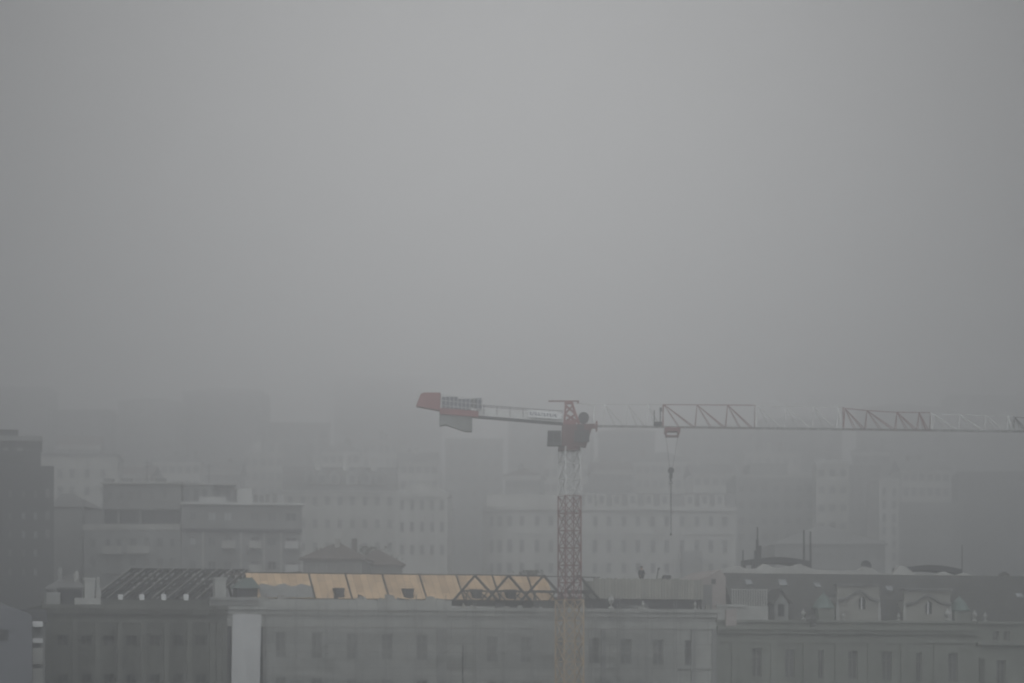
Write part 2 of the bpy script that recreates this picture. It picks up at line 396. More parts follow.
vd.tube((fu(232,RUN), RUN-.6, zrd-.75), (fu(258,RUN), RUN-.6, zrd-.7), .07)
vd.build('ridge_beam', M['tile'], b)
# trusses standing on the eaves
for ap, lf, rt in ((475, 453.5, 498), (508.5, 487, 531), (543.5, 521.5, 566), (579.5, 557, 600)):
    t = MB(); z0 = fz(ap, 600.5, .2); z1 = fz(ap, 575.5, .2); zc = fz(ap, 591, .2)
    A = Vector((fu(ap,.2), .2, z1)); Lp = Vector((fu(lf,.2), .2, z0)); Rp = Vector((fu(rt,.2), .2, z0))
    t.tube(Lp, A, .13); t.tube(A, Rp, .13)
    m1 = Lp.lerp(A, (zc-z0)/(z1-z0)); m2 = Rp.lerp(A, (zc-z0)/(z1-z0)); t.tube(m1, m2, .09)
    w_ = (Rp-Lp)
    t.tube(Lp.lerp(Rp, .27), m1.lerp(m2, .22), .06); t.tube(m1.lerp(m2, .05), Lp.lerp(Rp, .42), .06)
    t.tube(m1.lerp(m2, .6), Lp.lerp(Rp, .82), .06); t.tube(Lp.lerp(Rp, .62), m1.lerp(m2, .95), .06)
    t.build('roof_truss', M['timber'], b)
t = MB(); t.tube((fu(475,.2), .2, fz(475,574.8,.2)), (fu(600,.2), .2, fz(600,577.5,.2)), .055); t.tube((fu(466,.2), .34, fz(466,590.6,.2)), (fu(590,.2), .34, fz(590,593,.2)), .09)
t.build('truss_beam', M['timber'], b)
# flat part behind: dark gap, plank hoarding, urns
MB().box(fu(556), fu(700), .55, 12, zt+.002, fz(620, 598.5)).build('roof_curb', M['felt'], b, label='dark strip under the plank hoarding')
hb = MB(); za = fz(640, 599, .5); zb = fz(640, 578.8, .5); xa, xb = fu(583,.5), fu(703,.5); k = 46
for i in range(k):
    q0 = xa+(xb-xa)*i/k; q1 = xa+(xb-xa)*(i+1)/k-.02
    hb.box(q0, q1, .42+.015*(i%2), .5, za, zb + random.uniform(-.06,.06) - (.0 if i > 3 else .3))
hb.box(xa, xb, .5, .58, za+.5, za+.62); hb.box(xa, xb, .5, .58, zb-.35, zb-.23)
hb.build('hoarding', M['plank'], b, label='pale plank hoarding along the flat roof edge')
deck_z_ = fz(620,598.5)+.123
MB().box(fu(556), fu(703), .6, 12, fz(620,598.5)+.002, fz(620,598.5)+.12).build('roof_deck', M['greyroof'], b)
deck_z = fz(620,598.5)+.12
for p, h in ((611, 1.25), (643, .75), (695, .75)): urn_mb(fu(p), .0, zt-.02, h).build('urn', M['stone'], b)
MB().box(fu(628), fu(651), .62, 2.4, deck_z_, deck_z_+.93).build('work_platform', M['greytimber'], b)
c = MB(); x0, x1 = fu(703.5), fu(714); c.box(x0, x1, .5, 1.4, zt, fz(709, 584.5)); c.build('chimney', M['greyroof'], b)

random.seed(21)
for k in range(46):                                          # loose rubble, stubs and boards left along the eaves
    p = random.choice((random.uniform(262, 450), random.uniform(455, 715))); x = fu(p); zc0 = zt+.002 if p > 452 else fz(350, 599.5)
    m = MB(); w_, h_ = random.uniform(.1, .5), random.uniform(.08, .5); m.prism_y([(x-w_, zc0), (x+w_, zc0), (x+w_*random.uniform(.3,1), zc0+h_*random.uniform(.4,1)), (x-w_*random.uniform(.2,1), zc0+h_)], .15+.002*k, .3+.002*k)
    m.build('rubble', M[random.choice(('stone', 'midgrey', 'plank', 'greytimber', 'felt'))], b)
sc_ = FR.thing('scaffolding', 'thin steel scaffolding with grey board decks in front of the long building under repair', 'scaffolding')
ups = [fu(264)+i*2.55 for i in range(15)]; ups = [x for x in ups if x < fu(716)]; topz = fz(300, 604)
for i, x in enumerate(ups):
    m = MB(); t_ = topz + random.choice((-.4, .1, .5, .8, 1.1)); m.tube((x, -1.35, 0), (x+random.uniform(-.03,.03), -1.35, t_), .03, n=5); m.tube((x, -.62, 0), (x, -.62, t_-.6), .03, n=5)
    for k in range(8): m.tube((x, -1.4, 1.6+2*k), (x, -.55, 1.6+2*k), .022, n=4)
    m.build('upright', M['grey'], sc_)
for k in range(8):
    z = 1.6+2.0*k; m = MB(); m.box(ups[0]-.4, ups[-1]+.4, -1.3, -.68, z+.03, z+.07)
    m.build('deck', M['greytimber'], sc_)
    m = MB()
    for dz in (-.02, .95): m.tube((ups[0]-.5, -1.385, z+dz), (ups[-1]+.5, -1.385, z+dz), .02, n=4)
    m.build('ledger', M['grey'], sc_)
m = MB()
for i in range(0, len(ups)-1, 3):
    for k in range(0, 8, 2): m.tube((ups[i], -1.41, 1.6+2*k), (ups[i+1], -1.41, 3.6+2*k), .022, n=4)
m.build('braces', M['grey'], sc_)
nm = bpy.data.materials.new('debris_netting'); nm.use_nodes = True; nb_ = nm.node_tree.nodes['Principled BSDF']
nb_.inputs['Base Color'].default_value = (.33, .335, .32, 1); nb_.inputs['Roughness'].default_value = .95
no_ = nm.node_tree.nodes.new('ShaderNodeTexNoise'); no_.inputs['Scale'].default_value = .45; no_.inputs['Detail'].default_value = 7
mr_ = nm.node_tree.nodes.new('ShaderNodeMapRange'); mr_.inputs['From Min'].default_value = .3; mr_.inputs['From Max'].default_value = .7; mr_.inputs['To Min'].default_value = .08; mr_.inputs['To Max'].default_value = .46
tc_ = nm.node_tree.nodes.new('ShaderNodeTexCoord'); nm.node_tree.links.new(tc_.outputs['Object'], no_.inputs['Vector'])
nm.node_tree.links.new(no_.outputs['Fac'], mr_.inputs['Value']); nm.node_tree.links.new(mr_.outputs['Result'], nb_.inputs['Alpha'])
for i in range(len(ups)-1):
    if i in (6, 11): continue                               # two bays are left open
    m = MB(); nx_, nz_ = 6, 12; top_ = topz + random.choice((-.7, -.1, .3, .55)); x0, x1 = ups[i]+.02, ups[i+1]-.02
    for k in range(nz_+1):
        for j in range(nx_+1):
            f, h = j/nx_, k/nz_; sag = .35*math.sin(f*math.pi)*(1 if k == nz_ else 0)*random.uniform(.4, 1)
            m.v.append((x0+(x1-x0)*f, -1.46-.07*math.sin(f*math.pi*2+i)*math.sin(h*14+i*2)-.03*random.random(), 2+(top_-2)*h-sag))
    for k in range(nz_):
        for j in range(nx_): a = k*(nx_+1)+j; m.f.append([a, a+1, a+nx_+2, a+nx_+1]); m.m.append(0)
    m.build('netting', nm, sc_)
# things up on that flat roof
P = FR.world(fu(656,.9), .9, 0)
t = MB(); q = Vector((0,0,0)); t.tube((-.22,0,0), (.22,0,2.55), .055, .045, 6); t.tube((.19,0,2.45), (.31,0,2.6), .09, .07, 6)
o = t.build('pole', M['steel']); o.location = (P.x, P.y, deck_z); o.rotation_euler = (0,0,FR.th)
tag(o, 'thin dark pole leaning behind the plank hoarding beside the standing worker', 'pole')
P = FR.world(fu(666.5,.9), .9, 0)
t = MB(); t.box(-.34,.34,-.25,.25,0,1.78); t.prism_y([(-.36,1.78),(.36,1.78),(.3,1.95),(-.22,1.98)],-.27,.27)
o = t.build('site_crate', M['steel']); o.location = (P.x, P.y, deck_z); o.rotation_euler = (0,0,FR.th)
tag(o, 'low dark covered crate showing above the plank hoarding', 'crate')

def skin_chain(name, pts, edges, radii, mat, parent=None, loc=None, sub=2):
    me = bpy.data.meshes.new(name); me.from_pydata(pts, edges, []); me.materials.append(mat)
    o = link(name, me, parent, loc)
    md = o.modifiers.new('skin', 'SKIN'); md.use_smooth_shade = True
    for i, r in enumerate(radii): me.skin_vertices[0].data[i].radius = r if isinstance(r, tuple) else (r, r)
    me.skin_vertices[0].data[0].use_root = True
    s = o.modifiers.new('sub', 'SUBSURF'); s.levels = 1; s.render_levels = sub
    return o
P = FR.world(fu(641.5,.95), .95, 0)
per = thing('person', 'person in dark work clothes standing behind the plank hoarding', 'person', (P.x, P.y, deck_z+.935), FR.th+R(10))
hgt = 1.78
pts = [(0,0,.95),(0,.01,1.12),(0,.02,1.3),(0,.02,1.45),(0,.0,1.53),(0,-.01,1.6),(0,-.015,1.7),(0,-.01,1.76),
       (-.1,0,.9),(-.12,-.02,.5),(-.13,.01,.09),(-.14,-.14,.04),(.1,0,.9),(.13,-.04,.5),(.15,.0,.09),(.16,-.14,.04),
       (-.19,.02,1.43),(-.27,.02,1.15),(-.22,-.14,.95),(-.2,-.2,.88),(.19,.02,1.43),(.28,0,1.16),(.22,-.2,1.05),(.18,-.28,1.03),
       (0,-.10,1.655)]
ed = [(0,1),(1,2),(2,3),(3,4),(4,5),(5,6),(6,7),(0,8),(8,9),(9,10),(10,11),(0,12),(12,13),(13,14),(14,15),(3,16),(16,17),(17,18),(18,19),(3,20),(20,21),(21,22),(22,23),(5,24)]
rad = [.15,.14,.16,.13,.055,.075,.095,.06,.085,.06,.045,.035,.085,.06,.045,.035,.065,.045,.036,.03,.065,.045,.036,.03,.02]
skin_chain('body', pts, ed, rad, M['skin'], per)
jp = [pts[i] for i in (0,1,2,3,16,17,18,20,21,22)]
skin_chain('jacket', jp, [(0,1),(1,2),(2,3),(3,4),(4,5),(5,6),(3,7),(7,8),(8,9)], [.185,.18,.195,.15,.09,.072,.06,.09,.072,.06], M['jacket'], per)
tpz = [pts[i] for i in (0,8,9,10,12,13,14)]
skin_chain('trousers', tpz, [(0,1),(1,2),(2,3),(0,4),(4,5),(5,6)], [.17,.105,.082,.07,.105,.082,.07], M['trouser'], per)
hm = MB(); hm.lathe([(.125,0),(.125,.03),(.105,.09),(.06,.13),(.01,.14)], 0, -.005, 1.68, 14); hm.build('hat', M['jacket'], per)

# ---- right building with the slate roof
b = FR.thing('slate_roofed_house', 'long ornate building with a dark slate roof, two curved dormers and small copper turrets', 'building')
ua, ub = fu(716)+.003, fu(1072); zt = fz(870, 620.5)
wins = []
for p in (757, 790, 821, 853, 887, 919, 953): wins.append(pxwin(FR, p, 5.5 if p in (821, 919) else 9.5, 648+(p-757)*.027, 677+(p-757)*.027))
for p in (996, 1006.5, 1046, 1057): wins.append(pxwin(FR, p, 6, 631, 641))
for p in (1001, 1051): wins.append(pxwin(FR, p, 9, 660, 690))
wall_mesh(MB(), ua, ub, 0, zt, 15, wins, .3).build('wall', M['palace'], b)
for i, q in enumerate(wins): window(b, *q, v=.24, pane='glass' if i in (2, 5) else ('dimpane', 'netpane', 'softpane')[(i*2+i//4) % 3])
zc = fz(870, 628.5)
c = MB(); c.box(ua, fu(976), -.5, 0, zc-.15, zc+.12); c.box(ua, fu(976), -.3, 0, zc-.5, zc-.152); c.box(ua, fu(976), -.12, 0, zc-1.3, zc-1.05)
zc2 = fz(1000, 643); c.box(fu(976), ub, -.4, 0, zc2-.2, zc2+.1); c.box(fu(976)+.001, ub, -.3, 0, zt-.25, zt-.003); c.box(ua, fu(976), -.2, 0, zt-.22, zt-.003)
c.build('cornice', M['palace'], b)
for p in (734, 773, 805.5, 837, 870, 903, 936, 981.5, 1030):
    x = fu(p); MB().box(x-.24, x+.24, -.15, 0, 0, (zc if p < 976 else zc2)-1.31).build('pilaster', M['palace'] if p != 981.5 else M['olive'], b)
# mansard
v1 = 4.4; zr1 = fz(850, 574.3, v1)
rf = MB(); rf.prism_x([(.55, zt+.003), (v1, zr1), (v1+5.5, zr1-.6), (14.6, zt+.003)][::-1], fu(722, v1), ub)
rf.build('roof', M['slate'], b)
def mans(px, py):                                             # the point of the roof slope seen at a picture position
    lo, hi = .5, v1
    for _ in range(40):
        v = (lo+hi)/2; z = FR.z(px, py, v)
        zs = zt+(zr1-zt)*(v-.55)/(v1-.55)
        if zs < z: lo = v
        else: hi = v
    return fu(px, v), v, zs
sl = (zr1-zt)/(v1-.55); nv = Vector((0, -sl, 1)).normalized(); dv = Vector((0, 1, sl)).normalized()
for p, y, s_ in ((748.5, 583, .3), (782.5, 583, .36), (817, 585.5, .26), (889, 589, .28), (1019, 596, .28)):
    u, v, z = mans(p, y); q = Vector((u, v, z)); m = MB(); ux = Vector((1, 0, 0))
    a = [q+ux*(-s_)-dv*s_, q+ux*s_-dv*s_, q+ux*s_+dv*s_, q-ux*s_+dv*s_]; t = [p_+nv*.12 for p_ in a]
    m.face(t)
    for i in range(4): j = (i+1) % 4; m.face([a[i], a[j], t[j], t[i]])
    m.build('roof_window', M['rooflight'], b)
# pale uneven wall behind the ridge
rw = MB(); prof = [(716,574),(724,570),(736,567),(746,570),(757,570),(764,565),(776,570),(790,568),(800,565),(813,571),(840,572),(858,572),(864,568),(872,570),(880,575),(893,575),(899,567),(905,568),(915,575),(935,576),(944,573),(955,577),(966,574),(976,579),(990,580),(1006,577),(1014,580),(1030,579),(1060,581)]
vv = 8.2
for (p0, y0), (p1, y1) in zip(prof[:-1], prof[1:]):
    rw.prism_y([(fu(p0,vv), zt+2), (fu(p1,vv)-.004, zt+2), (fu(p1,vv)-.004, fz(p1,y1-1.5,vv)), (fu(p0,vv), fz(p0,y0-1.5,vv))], vv, vv+.5)
rw.build('rear_parapet', M['paler'], b, label='pale uneven parapet behind the slate ridge')
# two dark arched canopies behind the ridge
for p0, p1, y, leg in ((752, 811, 557.3, (754, 809)), (905, 962, 565.2, (908, 961))):
    vv = 11; m = MB(); top = []; nseg = 10
    for i in range(nseg+1):
        f = i/nseg; p = p0+(p1-p0)*f; top.append((fu(p,vv), fz(p, y+2-3.2*math.sin(f*math.pi)+f*2, vv)))
    m.prism_y([(x, z-.5) for x, z in top] + top[::-1], vv, vv+3)
    cn = m.build('roof_canopy', M['felt'], b)
    m = MB()
    for p in leg:
        x = fu(p, vv); m.box(x-.14, x+.14, vv+.1, vv+.35, zt+2, fz(p, y+4.5, vv)); m.box(x-.14, x+.14, vv+2.6, vv+2.85, zt+2, fz(p, y+4.5, vv))
    m.build('canopy_posts', M['felt'], cn)
# curved dormers
def dormer(p0, p1, y0, y1, pc, wy0, wy1, label):
    pr = thing; m = MB(); z0 = fz(pc, y1); z1 = fz(pc, y0); a, c_ = fu(p0), fu(p1); cx = fu(pc); hw = (c_-a)/2; h = z1-z0
    def crown(x):                                            # raised round centre, sweeping shoulders
        d_ = abs(x-(a+c_)/2)/hw
        return z0 + h*(.80 + (.20*math.cos(d_/.5*math.pi/2) if d_ < .5 else -.16*(d_-.5)))
    ztop = z1 + .12
    n = 22; tops = [(a+(c_-a)*i/n, crown(a+(c_-a)*i/n)) for i in range(n+1)]
    wa, wb, wz0, wz1 = cx-.33, cx+.33, fz(pc, wy1), fz(pc, wy0)
    # front with an arched opening left and right of it built as columns
    body = MB(); y_ = .18
    xs = sorted({x for x, _ in tops} | {wa, wb, cx, cx-.2, cx+.2})
    def arch(x): return wz1-.33+math.sqrt(max(0, .33**2-(x-cx)**2))
    for xa, xb in zip(xs[:-1], xs[1:]):
        ta, tb_ = crown(xa), crown(xb)
        if xa >= wa-1e-6 and xb <= wb+1e-6:
            body.prism_y([(xa, z0), (xb, z0), (xb, wz0), (xa, wz0)], y_, y_+.35); body.prism_y([(xa, arch(xa)), (xb, arch(xb)), (xb, ztop), (xa, ztop)], y_, y_+.35)
        else: body.prism_y([(xa, z0), (xb, z0), (xb, ztop), (xa, ztop)], y_, y_+.35)
    body.box(a+.1, c_-.1, y_+.45, 3.6, z0, z0+h*.72)
    do = body.build('dormer', M['dormerwall'], b, label=label)
    mo = MB()
    for (xa, za_), (xb, zb_) in zip(tops[:-1], tops[1:]):
        mo.prism_y([(xa, za_-.42), (xb, zb_-.42), (xb, zb_-.2), (xa, za_-.2)], y_-.2, y_-.002)
    mo.box(a-.15, c_+.15, y_-.22, y_+.6, ztop+.003, ztop+.2)
    mo.build('dormer_cornice', M['greyroof'], do)
    for xa, xb in ((a-.12, a+.16), (c_-.16, c_+.12)):
        d2 = MB(); xm_ = (xa+xb)/2; d2.prism_y([(xa, z0), (xb, z0), (xb, z0+h*.4), (xm_+.07, z0+h*.5), (xm_+.07, z0+h*.7), (xm_-.07, z0+h*.7), (xm_-.07, z0+h*.5), (xa, z0+h*.4)], y_-.1, y_-.002); d2.build('dormer_pier', M['stone'], do)
    wm = MB(); wm.box(wa, cx-.05, y_+.2, y_+.24, wz0, wz1-.18); wm.box(cx+.05, wb, y_+.2, y_+.24, wz0, wz1-.18)
    wm.mat(1); wm.box(cx-.05, cx+.05, y_+.15, y_+.26, wz0, wz1-.02)
    wm.mat(0)
    ar = [(wa+.0, wz1-.18)] + [(cx+x, arch(cx+x)) for x in (-.28,-.2,-.1,0,.1,.2,.28)] + [(wb, wz1-.18)]
    wm.prism_y(ar, y_+.27, y_+.3); wm.build('window', [M['glass'], M['white']], do)
    rb_ = MB(); rb_.prism_y([(a+.1, z0+h*.72+.004), (c_-.1, z0+h*.72+.004), ((a+c_)/2+.8, z0+h*.9), ((a+c_)/2-.8, z0+h*.9)], y_+.55, 3.8); rb_.build('dormer_roof', M['slate'], do)
dormer(838, 880, 587.5, 622, 863, 596.5, 609, 'left curved pale dormer with an arched window')
dormer(905, 951, 592, 624.5, 929.5, 601, 614, 'right curved pale dormer with white piers')
# small gabled dormer, balustrade, turrets, urns and chimneys along the eaves
x0, x1, xm = fu(774), fu(790), fu(781.5); z0 = fz(782, 622); z1 = fz(782, 603); z2 = fz(782, 590.5)
m = MB(); m.prism_y([(x0+.1,z0),(x1-.1,z0),(x1-.1,z1),(xm,z2-.15),(x0+.1,z1)], .15, 2.4); do = m.build('dormer', M['midgrey'], b, label='small dormer with a steep pointed gable')
m = MB(); m.prism_y([(x0-.15,z1-.1),(xm,z2),(xm,z2+.2),(x0-.25,z1-.02)], -.02, 2.6); m.prism_y([(x1+.15,z1-.1),(x1+.25,z1-.02),(xm+.003,z2+.2),(xm+.003,z2)], -.02, 2.6); m.build('dormer_roof', M['slate'], do)
m = MB(); m.box(xm-.28, xm+.28, .1, .148, z0+.5, z1-.1); m.build('window', M['glass'], do)
m = MB(); xa, xb = fu(733), fu(767); za, zb = fz(750, 606), fz(750, 590)
for i in range(15):
    x = xa+(xb-xa)*i/14; m.box(x-.05, x+.05, .1, .2, za, zb)
m.box(xa-.1, xb+.1, .06, .24, za-.12, za); m.box(xa-.1, xb+.1, .06, .24, zb, zb+.1); m.box(xa-.1, xb+.1, .02, .3, zt, za-.122)
m.build('balustrade', M['stone'], b)
x0, x1 = fu(717), fu(742); m = MB(); m.box(x0, x1, -.1, .0-.003, zt, fz(730, 607)); m.box(x0-.1, x1+.3, -.25, -.003, fz(730,607), fz(730,604.5)); m.build('parapet', M['stone'], b)
x0, x1 = fu(724.5), fu(735); m = MB(); m.box(x0, x1, -.4, -.105, zc+.15, fz(730, 609.5)); m.build('chimney', M['pinkish'], b, label='pinkish stump on the parapet')
m = MB(); vg = 3.2; gp = [(fu(701,vg), zt), (fu(726,vg), zt), (fu(726,vg), fz(726,577,vg)), (fu(720.5,vg), fz(720,569.5,vg)), (fu(701,vg), fz(701,580,vg))]; m.prism_y(gp, vg, vg+8); m.build('end_gable', M['pinkish'], b)
m = MB(); xg = fu(713.5, vg); m.box(xg-.2, xg+.2, vg-.05, vg-.003, fz(713,584,vg), fz(713,579,vg)); m.build('gable_window', M['glass'], b)
for p, y0, y1 in ((827, 592.5, 610), (963, 596, 613)):
    u = fu(p); z0, z1 = fz(p, y1), fz(p, y0); h = z1-z0
    m = MB(); m.box(u-.75, u+.75, .1, 1.6, zt, z0+.15); tu = m.build('turret', M['palace'], b)
    m = MB(); m.lathe([(.95,0),(.98,.08),(.8,.3),(.55,.62),(.3,.8),(.12,.9),(.05,1.0),(.02,1.25)], u, .85, z0+.152, 14)
    for v_ in range(len(m.v)): q = m.v[v_]; m.v[v_] = (q[0], q[1], z0+.152+(q[2]-z0-.152)*h*.9)
    m.build('copper_dome', M['copper'], tu)
for p, h in ((803, 1.0), (843, .7), (898, .7), (947, 1.1), (974, 1.0), (985, .8)): urn_mb(fu(p), -.1, zt, h, 1.1).build('urn', M['stone'], b)
m = MB(); u = fu(812); z0 = zc+.12; m.lathe([(.3,0),(.34,.1),(.16,.3),(.3,.7),(.2,.95),(.05,1.1)], u, -.25, z0, 10); m.tube((u,-.25,z0+.7),(u-.7,-.25,z0+.45),.1,.05,6); m.tube((u,-.25,z0+.6),(u+.55,-.25,z0+.2),.1,.05,6); m.build('statue', M['slate'], b)

# roof clutter that stands on the slate roofed house
def rooftop(px, v): return FR.world(fu(px, v), v, 0)
def mast(px, v, ytop, label, cluster=False, r=.09, cat='mast', name='antenna_mast'):
    p = rooftop(px, v); zb = zr1 - 1.2; zt_ = CZ+(HY-ytop)*p.y/F; h = zt_-zb; m = MB()
    m.tube((0,0,0),(0,0,h), r, r*.5, 6)
    o = thing(name, label, cat, (p.x, p.y, zb), FR.th); m.build('pole', M['steel'], o)
    if cluster:
        m = MB()
        for k, (dx, z0, z1) in enumerate(((-.22,.32,.62),(.24,.4,.7),(.0,.5,.8),(-.3,.12,.35),(.3,.1,.42))):
            m.box(dx-.11, dx+.11, -.18+.09*k, -.04+.09*k, h*z0, h*z1); m.tube((dx,-.1+.09*k,h*(z0+z1)/2),(0,0,h*(z0+z1)/2),.035)
        m.build('antenna_panels', M['steel'], o)
    return o
mast(757.5, 9.6, 527, 'tall dark antenna mast with clustered panels beside the longer canopy', True, .12)
mast(743, 9.6, 550, 'short dark antenna mast left of the one with panels', False, .12)
mast(804, 12.5, 530, 'left one of two dark flue pipes at the end of the longer canopy', r=.15, cat='flue', name='flue_pipe')
mast(810.5, 12.5, 531.5, 'right one of two dark flue pipes at the end of the longer canopy', r=.15, cat='flue', name='flue_pipe')
mast(962, 12, 545, 'thin lone mast at the right end of the shorter canopy', r=.06)
p = rooftop(866, 9.7); zb = zr1-1.2; cz_ = CZ+(HY-566)*p.y/F - zb
o = thing('satellite_dish', 'dark round satellite dish above the pale parapet between the canopies', 'dish', (p.x, p.y, zb), FR.th)
MB().tube((0,.25,0),(0,.25,cz_),.07,n=6).build('post', M['steel'], o)
m = MB(); prof = [(.05,.0),(.25,.03),(.42,.09),(.52,.16),(.5,.18),(.4,.12),(.05,.04)]
m.lathe(prof, n=18); T = Matrix.Translation((0,.1,cz_)) @ Matrix.Rotation(R(80), 4, 'X'); m.v = [tuple(T @ Vector(q)) for q in m.v]
m.build('reflector', M['steel'], o)
MB().tube((0,.1,cz_-.4),(0,-.5,cz_-.05),.03).build('arm', M['steel'], o)
p = rooftop(1004, 9.7); o = thing('roof_vent', 'squat dark roof vent on the right part of the slate ridge', 'vent', (p.x, p.y, zr1-1.2), FR.th)
hv = CZ+(HY-571.5)*p.y/F-(zr1-1.2); MB().box(-.35,.35,-.3,.3,0,hv-.45).build('shaft', M['slate'], o); MB().lathe([(.3,0),(.55,.02),(.5,.2),(.12,.42)],0,0,hv-.448,12).build('cowl', M['slate'], o)

# ---- pale gabled building at the left edge and the balconied slice beside it
E = Frame(-8, 232, 10, 0)
b = E.thing('gabled_shed', 'pale grey gabled building with one barred window at the left edge', 'building')
ul, ur = E.u(-52), E.u(32); zp = E.z(-8, 601.5); zs_ = E.z(32, 616)
m = MB(); win = pxwin(E, 2.5, 12, 629.5, 641)
wall_mesh(m, ul, ur, 0, zs_-.6, 12, [win]); wa = m.build('wall', M['endwall'], b)
m = MB(); q = [(ul, zs_-.598), (ur, zs_-.598), (ur, zs_-.05), (ur-.12, zs_+.12), (ur-.4, zs_+.28), (.3, zp-.02), (0, zp), (-.3, zp-.02), (ul+.4, zs_+.28), (ul, zs_-.05)]
m.prism_y(q, 0, 12); m.build('gable', M['endwall'], b)
w_ = window(b, *win, v=.18, frame='felt')
m = MB()
for i in range(5): x = win[0]+(win[1]-win[0])*(i+.5)/5; m.tube((x-(win[0]+win[1])/2, -.1, 0), (x-(win[0]+win[1])/2, -.1, win[3]-win[2]), .022)
m.build('bars', M['steel'], w_)
E2 = Frame(32, 238, 10, 0)
b = E2.thing('balcony_house', 'narrow house end with stacked pale balconies beside the gabled building', 'building')
ua, ub = E2.u(22), E2.u(45); zt = E2.z(38, 622)
wall_mesh(MB(), ua, ub, 0, zt, 7, []).build('wall', M['grey'], b)
for y0, y1, k in ((621.5, 627, 'white'), (638.5, 643, 'white'), (648, 664, 'cream'), (668.5, 692, 'cream')):
    z0, z1 = E2.z(38, y1), E2.z(38, y0); m = MB(); xa, xb = E2.u(32.5), E2.u(42.5)
    m.box(xa, xb, -.9, -.003, z0, z0+.12); m.box(xa, xb, -.9, -.82, z0+.12, z1); m.box(xa, xa+.08, -.818, -.003, z0+.12, z1); m.box(xb-.08, xb, -.818, -.003, z0+.12, z1)
    m.build('balcony', M[k], b)
window(b, E2.u(33), E2.u(40), E2.z(36,666), E2.z(36,650), v=-.06)
m = MB(); m.prism_x([(-.3, zt+.003), (3.5, zt+1.1), (7.3, zt+.003)][::-1], ua-.2, ub+.2); m.build('roof', M['felt'], b)

# ================================================================== TOWER CRANE
CY = 248.; CXp = 569.5; KC = F/CY
cr = thing('tower_crane', 'tower crane with red and white lattice jib, red counterjib and grey ballast', 'crane', ((CXp-HX)*CY/F, CY, 0))
def cx(px): return (px-CXp)/KC
def czz(py): return CZ+(HY-py)/KC
def lattice_mast(z0, z1, a, bay, name, mat, label, rl, rd, phi=R(24)):
    m = MB(); h = a/2
    cs = [Vector((math.cos(phi)*x-math.sin(phi)*y, math.sin(phi)*x+math.cos(phi)*y, 0)) for x, y in ((-h,-h),(h,-h),(h,h),(-h,h))]
    for c_ in cs: m.tube(c_+Vector((0,0,z0)), c_+Vector((0,0,z1)), rl)
    n = max(1, round((z1-z0)/bay)); s_ = (z1-z0)/n
    for k in range(n+1):
        z = z0+s_*k
        for i in range(4): m.tube(cs[i]+Vector((0,0,z)), cs[(i+1)%4]+Vector((0,0,z)), rd)
    for k in range(n):
        za, zb = z0+s_*k, z0+s_*(k+1)
        for i in range(4):
            p, q = cs[i], cs[(i+1)%4]
            m.tube(p+Vector((0,0,za)), q+Vector((0,0,zb)), rd*.9); m.tube(q+Vector((0,0,za)), p+Vector((0,0,zb)), rd*.9)
    # ladder
    for x in (-.2, .2): m.tube((x, .3, z0), (x, .3, z1), .025)
    return m.build(name, mat, cr, label=label)
lattice_mast(.8, czz(600), 1.75, 1.75, 'mast_section', M['orange'], 'orange lower lattice mast', .085, .05)
lattice_mast(czz(600)+.002, czz(496), 1.42, 1.42, 'mast_section', M['dullred'], 'dark red middle lattice mast', .075, .045)
lattice_mast(czz(496)+.002, czz(447), 1.36, 1.36, 'mast_section', M['whitecrane'], 'white upper lattice mast', .07, .045)
MB().box(-2.2,2.2,-2.2,2.2,0,.8).build('foundation_block', M['ballast'], cr)
# slewing unit, cab, tower head
m = MB(); m.prism_y([(cx(562),czz(425.5)),(cx(561.6),czz(446.5)),(cx(566),czz(447)),(cx(586),czz(447)),(cx(592),czz(428)),(cx(595),czz(424.5))][::-1], -.85, .85)
m.lathe([(.95,0),(.95,.35)], 0, 0, czz(451), 20); m.build('slewing_unit', M['slewpaint'], cr)
m = MB(); m.box(cx(574), cx(589), -1.05, -.87, czz(443), czz(431)); m.box(cx(577), cx(584), -1.0, -.9, czz(430.5), czz(426)); m.build('control_boxes', M['steel'], cr)
m = MB(); m.prism_y([(cx(547),czz(446.5)),(cx(561),czz(446.5)),(cx(561),czz(432)),(cx(547.5),czz(432))], -1.3, .1)
cab = m.build('cab', M['steel'], cr)
m = MB(); m.box(cx(548.2), cx(552.8), -1.33, -1.303, czz(443), czz(434)); m.box(cx(553.8), cx(559.8), -1.33, -1.303, czz(443), czz(434)); m.build('window', M['glass'], cab)
m = MB(); r_ = .075
tp_ = [Vector((cx(566), y, czz(402))) for y in (-.35, .35)] + [Vector((cx(571.5), y, czz(402))) for y in (-.35, .35)]
bt = [Vector((cx(564), y, czz(426))) for y in (-.55, .55)] + [Vector((cx(579.5), y, czz(426))) for y in (-.55, .55)]
for a_, c_ in zip(tp_, bt): m.tube(a_, c_, r_*1.5)
for s_ in (0, 1):
    for k0, k1 in ((.15,.5),(.5,.15),(.5,.85),(.85,.5)): m.tube(tp_[s_].lerp(bt[s_],k0), tp_[2+s_].lerp(bt[2+s_],k1), r_*.9)
for k in (0, .5, .9):
    m.tube(tp_[0].lerp(bt[0],k), tp_[1].lerp(bt[1],k), r_); m.tube(tp_[2].lerp(bt[2],k), tp_[3].lerp(bt[3],k), r_)
m.box(cx(564.5), cx(572.5), -.42, .42, czz(404), czz(401)); m.box(cx(565), cx(576), -.5, .5, czz(426), czz(420.5)); m.build('tower_head', M['redpaint'], cr)
m = MB(); m.box(cx(548.5), cx(579), -.12, .12, czz(401.8), czz(400.6)); m.tube((cx(578),0,czz(401.5)),(cx(578),0,czz(403.5)),.1); m.build('top_beam', M['dullred'], cr)
